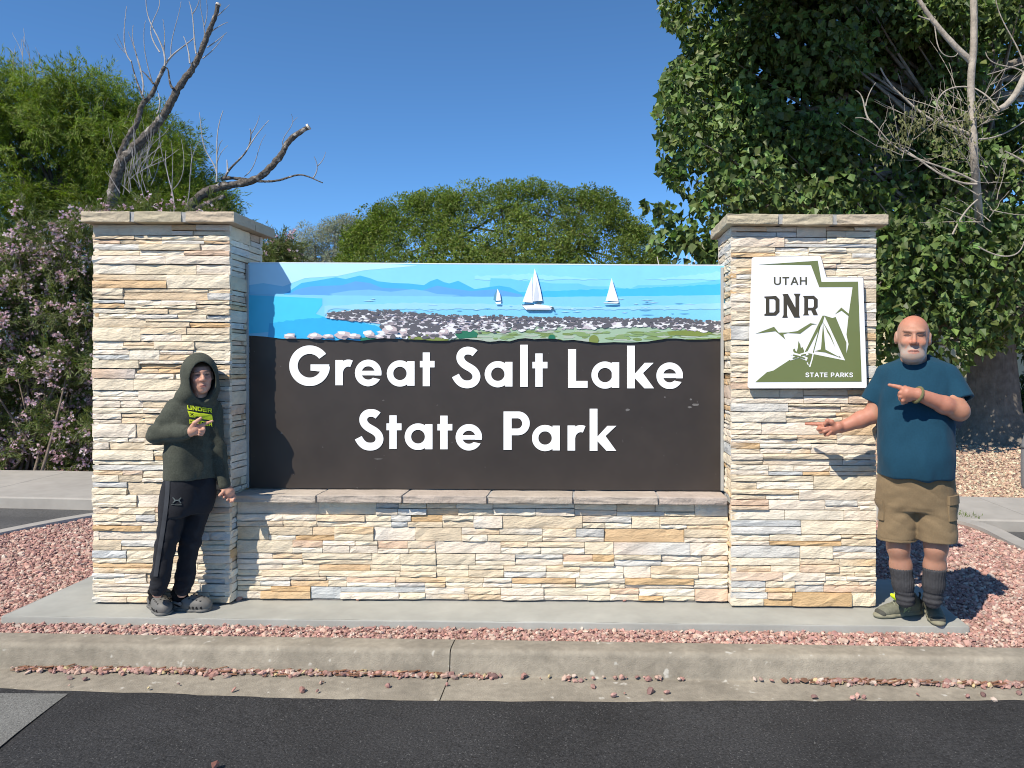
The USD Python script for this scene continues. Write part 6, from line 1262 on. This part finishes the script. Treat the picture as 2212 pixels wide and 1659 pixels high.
shrub(90, 10.9, [(150, 500, .42), (185, 560, .4), (100, 550, .42), (60, 600, .45), (10, 620, .5), (-50, 640, .6), (150, 640, .5), (80, 690, .55), (20, 720, .5), (190, 700, .45), (140, 770, .5), (60, 800, .55), (0, 830, .5), (190, 820, .45), (120, 880, .45), (180, 900, .4), (30, 910, .5), (90, 950, .38), (170, 965, .3), (10, 965, .35), (-60, 800, .6), (-60, 920, .5), (230, 620, .5), (230, 780, .5), (230, 920, .4), (40, 968, .25), (100, 972, .22), (150, 972, .22), (195, 968, .25), (-20, 968, .28)], 'tall pink-flowered shrub with narrow leaves at the far left edge', 2300, 1)
shrub(470, 11.6, [(590, 545, .20), (575, 570, .22), (560, 555, .2), (600, 572, .14), (540, 600, .4), (480, 560, .5), (420, 540, .5), (360, 530, .5), (330, 600, .5), (430, 640, .6), (520, 660, .5), (350, 720, .6), (470, 760, .6), (400, 860, .6), (500, 860, .5), (330, 860, .5), (420, 950, .5), (330, 470, .25), (280, 470, .3), (420, 470, .2)], 'pink-flowered shrub hidden behind the left pillar, peeping over its right side', 420, 2)
# pale leafless sapling glimpsed above the sign, left of the right pillar
sY = 21.0; o = ground_at(1466, sY); sp_ = []
for k in range(5): twig(sp_, o + [rng.normal(0, .06), 0, 0], np.array([rng.normal(0, .04), 0, 1.]), Wp(1466, rng.uniform(541, 556), sY)[2] - o[2], .035, 0, .9, .12)
sap = Thing('bare_sapling', 'pale bare stems standing up behind the sign near the right pillar', 'sapling', o); put('stems', join(sp_), bark('sapling_bark', (.62, .60, .57), bump=.3), sap, smooth=True)
# dark shrub at the right edge beside the thick trunk
bY = 15.5; o = ground_at(2215, bY); rb = Thing('dark_bush', 'dark leafy bush beyond the thick trunk at the right edge', 'shrub', o)
bc_ = [(Wp(u, v_, bY) + unit(1)[0] * .2, rng.uniform(.18, .32)) for u, v_ in ((2195, 850), (2215, 840), (2230, 830), (2210, 870), (2190, 900), (2215, 900), (2240, 880), (2225, 920), (2200, 925), (2185, 940)) for k in range(4)]
crown(rb, bc_, 1500, .07, .045, (.045, .075, .022), M_leaf('bush_leaf', rough=.4, spec=.4, tr=.25), cen=Wp(2225, 900, bY + .4)); put('stems', join([tube([o + [rng.normal(0, .1), 0, 0], c], [.02, .008], 5) for c, r in bc_[::3]]), bark('bush_stem', (.15, .12, .1)), rb, smooth=True)
# ---- cream building glimpsed behind the trees on the right
hY = 23.0; x0, x1 = Wp(1830, 0, hY)[0], Wp(2420, 0, hY)[0]; gz_ = float(terr(np.array([x0]), np.array([hY]))[0])
bd = Thing('building', 'low cream-painted building half hidden by the cottonwood foliage', 'building', ((x0 + x1) / 2, hY, gz_))
M_wall = mat('cream_wall', (.66, .58, .38), rough=.9, var=.05, scale=3., bump=.3, bscale=60.)
put('wall', boxm(x0, x1, hY, hY + 7, gz_ - .2, gz_ + 3.4), M_wall, bd); put('plinth', boxm(x0 - .03, x1 + .03, hY - .04, hY + 7.03, gz_ - .2, gz_ + .22), mat('plinth_white', (.6, .6, .58), rough=.9), bd)
rf = np.array([[x0 - .5, hY - .6, gz_ + 3.4], [x1 + .5, hY - .6, gz_ + 3.4], [x1 + .5, hY + 7.6, gz_ + 3.4], [x0 - .5, hY + 7.6, gz_ + 3.4], [x0 + 2, hY + 3.5, gz_ + 5.0], [x1 - 2, hY + 3.5, gz_ + 5.0]])
put('roof', (rf, np.array([[0, 1, 5], [0, 5, 4], [1, 2, 5], [2, 3, 4], [2, 4, 5], [3, 0, 4], [0, 3, 2], [0, 2, 1]])), mat('roof_brown', (.16, .12, .10), rough=.9), bd)
# grey rounded bin cut by the right frame edge
nb = np.array([Wp(2243, 1020, 8.9)[0], 8.95, float(G(6))]); bn = Thing('litter_bin', 'grey rounded bin only just entering the picture at the right edge', 'bin', nb)
pr_ = [(.0, .0), (.14, 0), (.155, .04), (.16, .30), (.150, .55), (.120, .66), (.05, .70), (0, .70)]
rv = trimesh.creation.revolve(np.array(pr_), sections=28); rv.apply_translation(nb); put('body', rv, mat('bin_grey', (.20, .20, .20), rough=.5, bump=0.), bn, smooth=35)
put('rim', tube([nb + [.157 * math.cos(a), .157 * math.sin(a), .50] for a in np.linspace(0, 2 * math.pi, 33)], .010, 6, cap=False), mat('bin_rim', (.10, .10, .10), rough=.5, bump=0.), bn, smooth=True)
# weeds by the right edging and fallen leaves
wd = [(np.array([*gp(u, v_, -.12), -.10 + float(G(3.7))]) + [0, 0, .02], .05) for u, v_ in ((2058, 1122), (2072, 1124), (2088, 1128), (2100, 1132), (2066, 1128))]
P_ = np.concatenate([c + rng.normal(0, 1, (120, 3)) * [.06, .03, .012] for c, r in wd]); v, f = leafmesh(P_, unit(len(P_)) + [0, 0, .9], unit(len(P_)), rng.uniform(.03, .06, len(P_)), rng.uniform(.008, .016, len(P_)), .2)
put('weeds', (v, f), M_leaf('weed_leaf', rough=.6), tint=rep(np.array([[.12, .17, .03]]) * rng.uniform(.6, 1.3, (len(P_), 1))), kind='stuff', label='small green weeds at the foot of the right pavement kerb', cat='weeds')
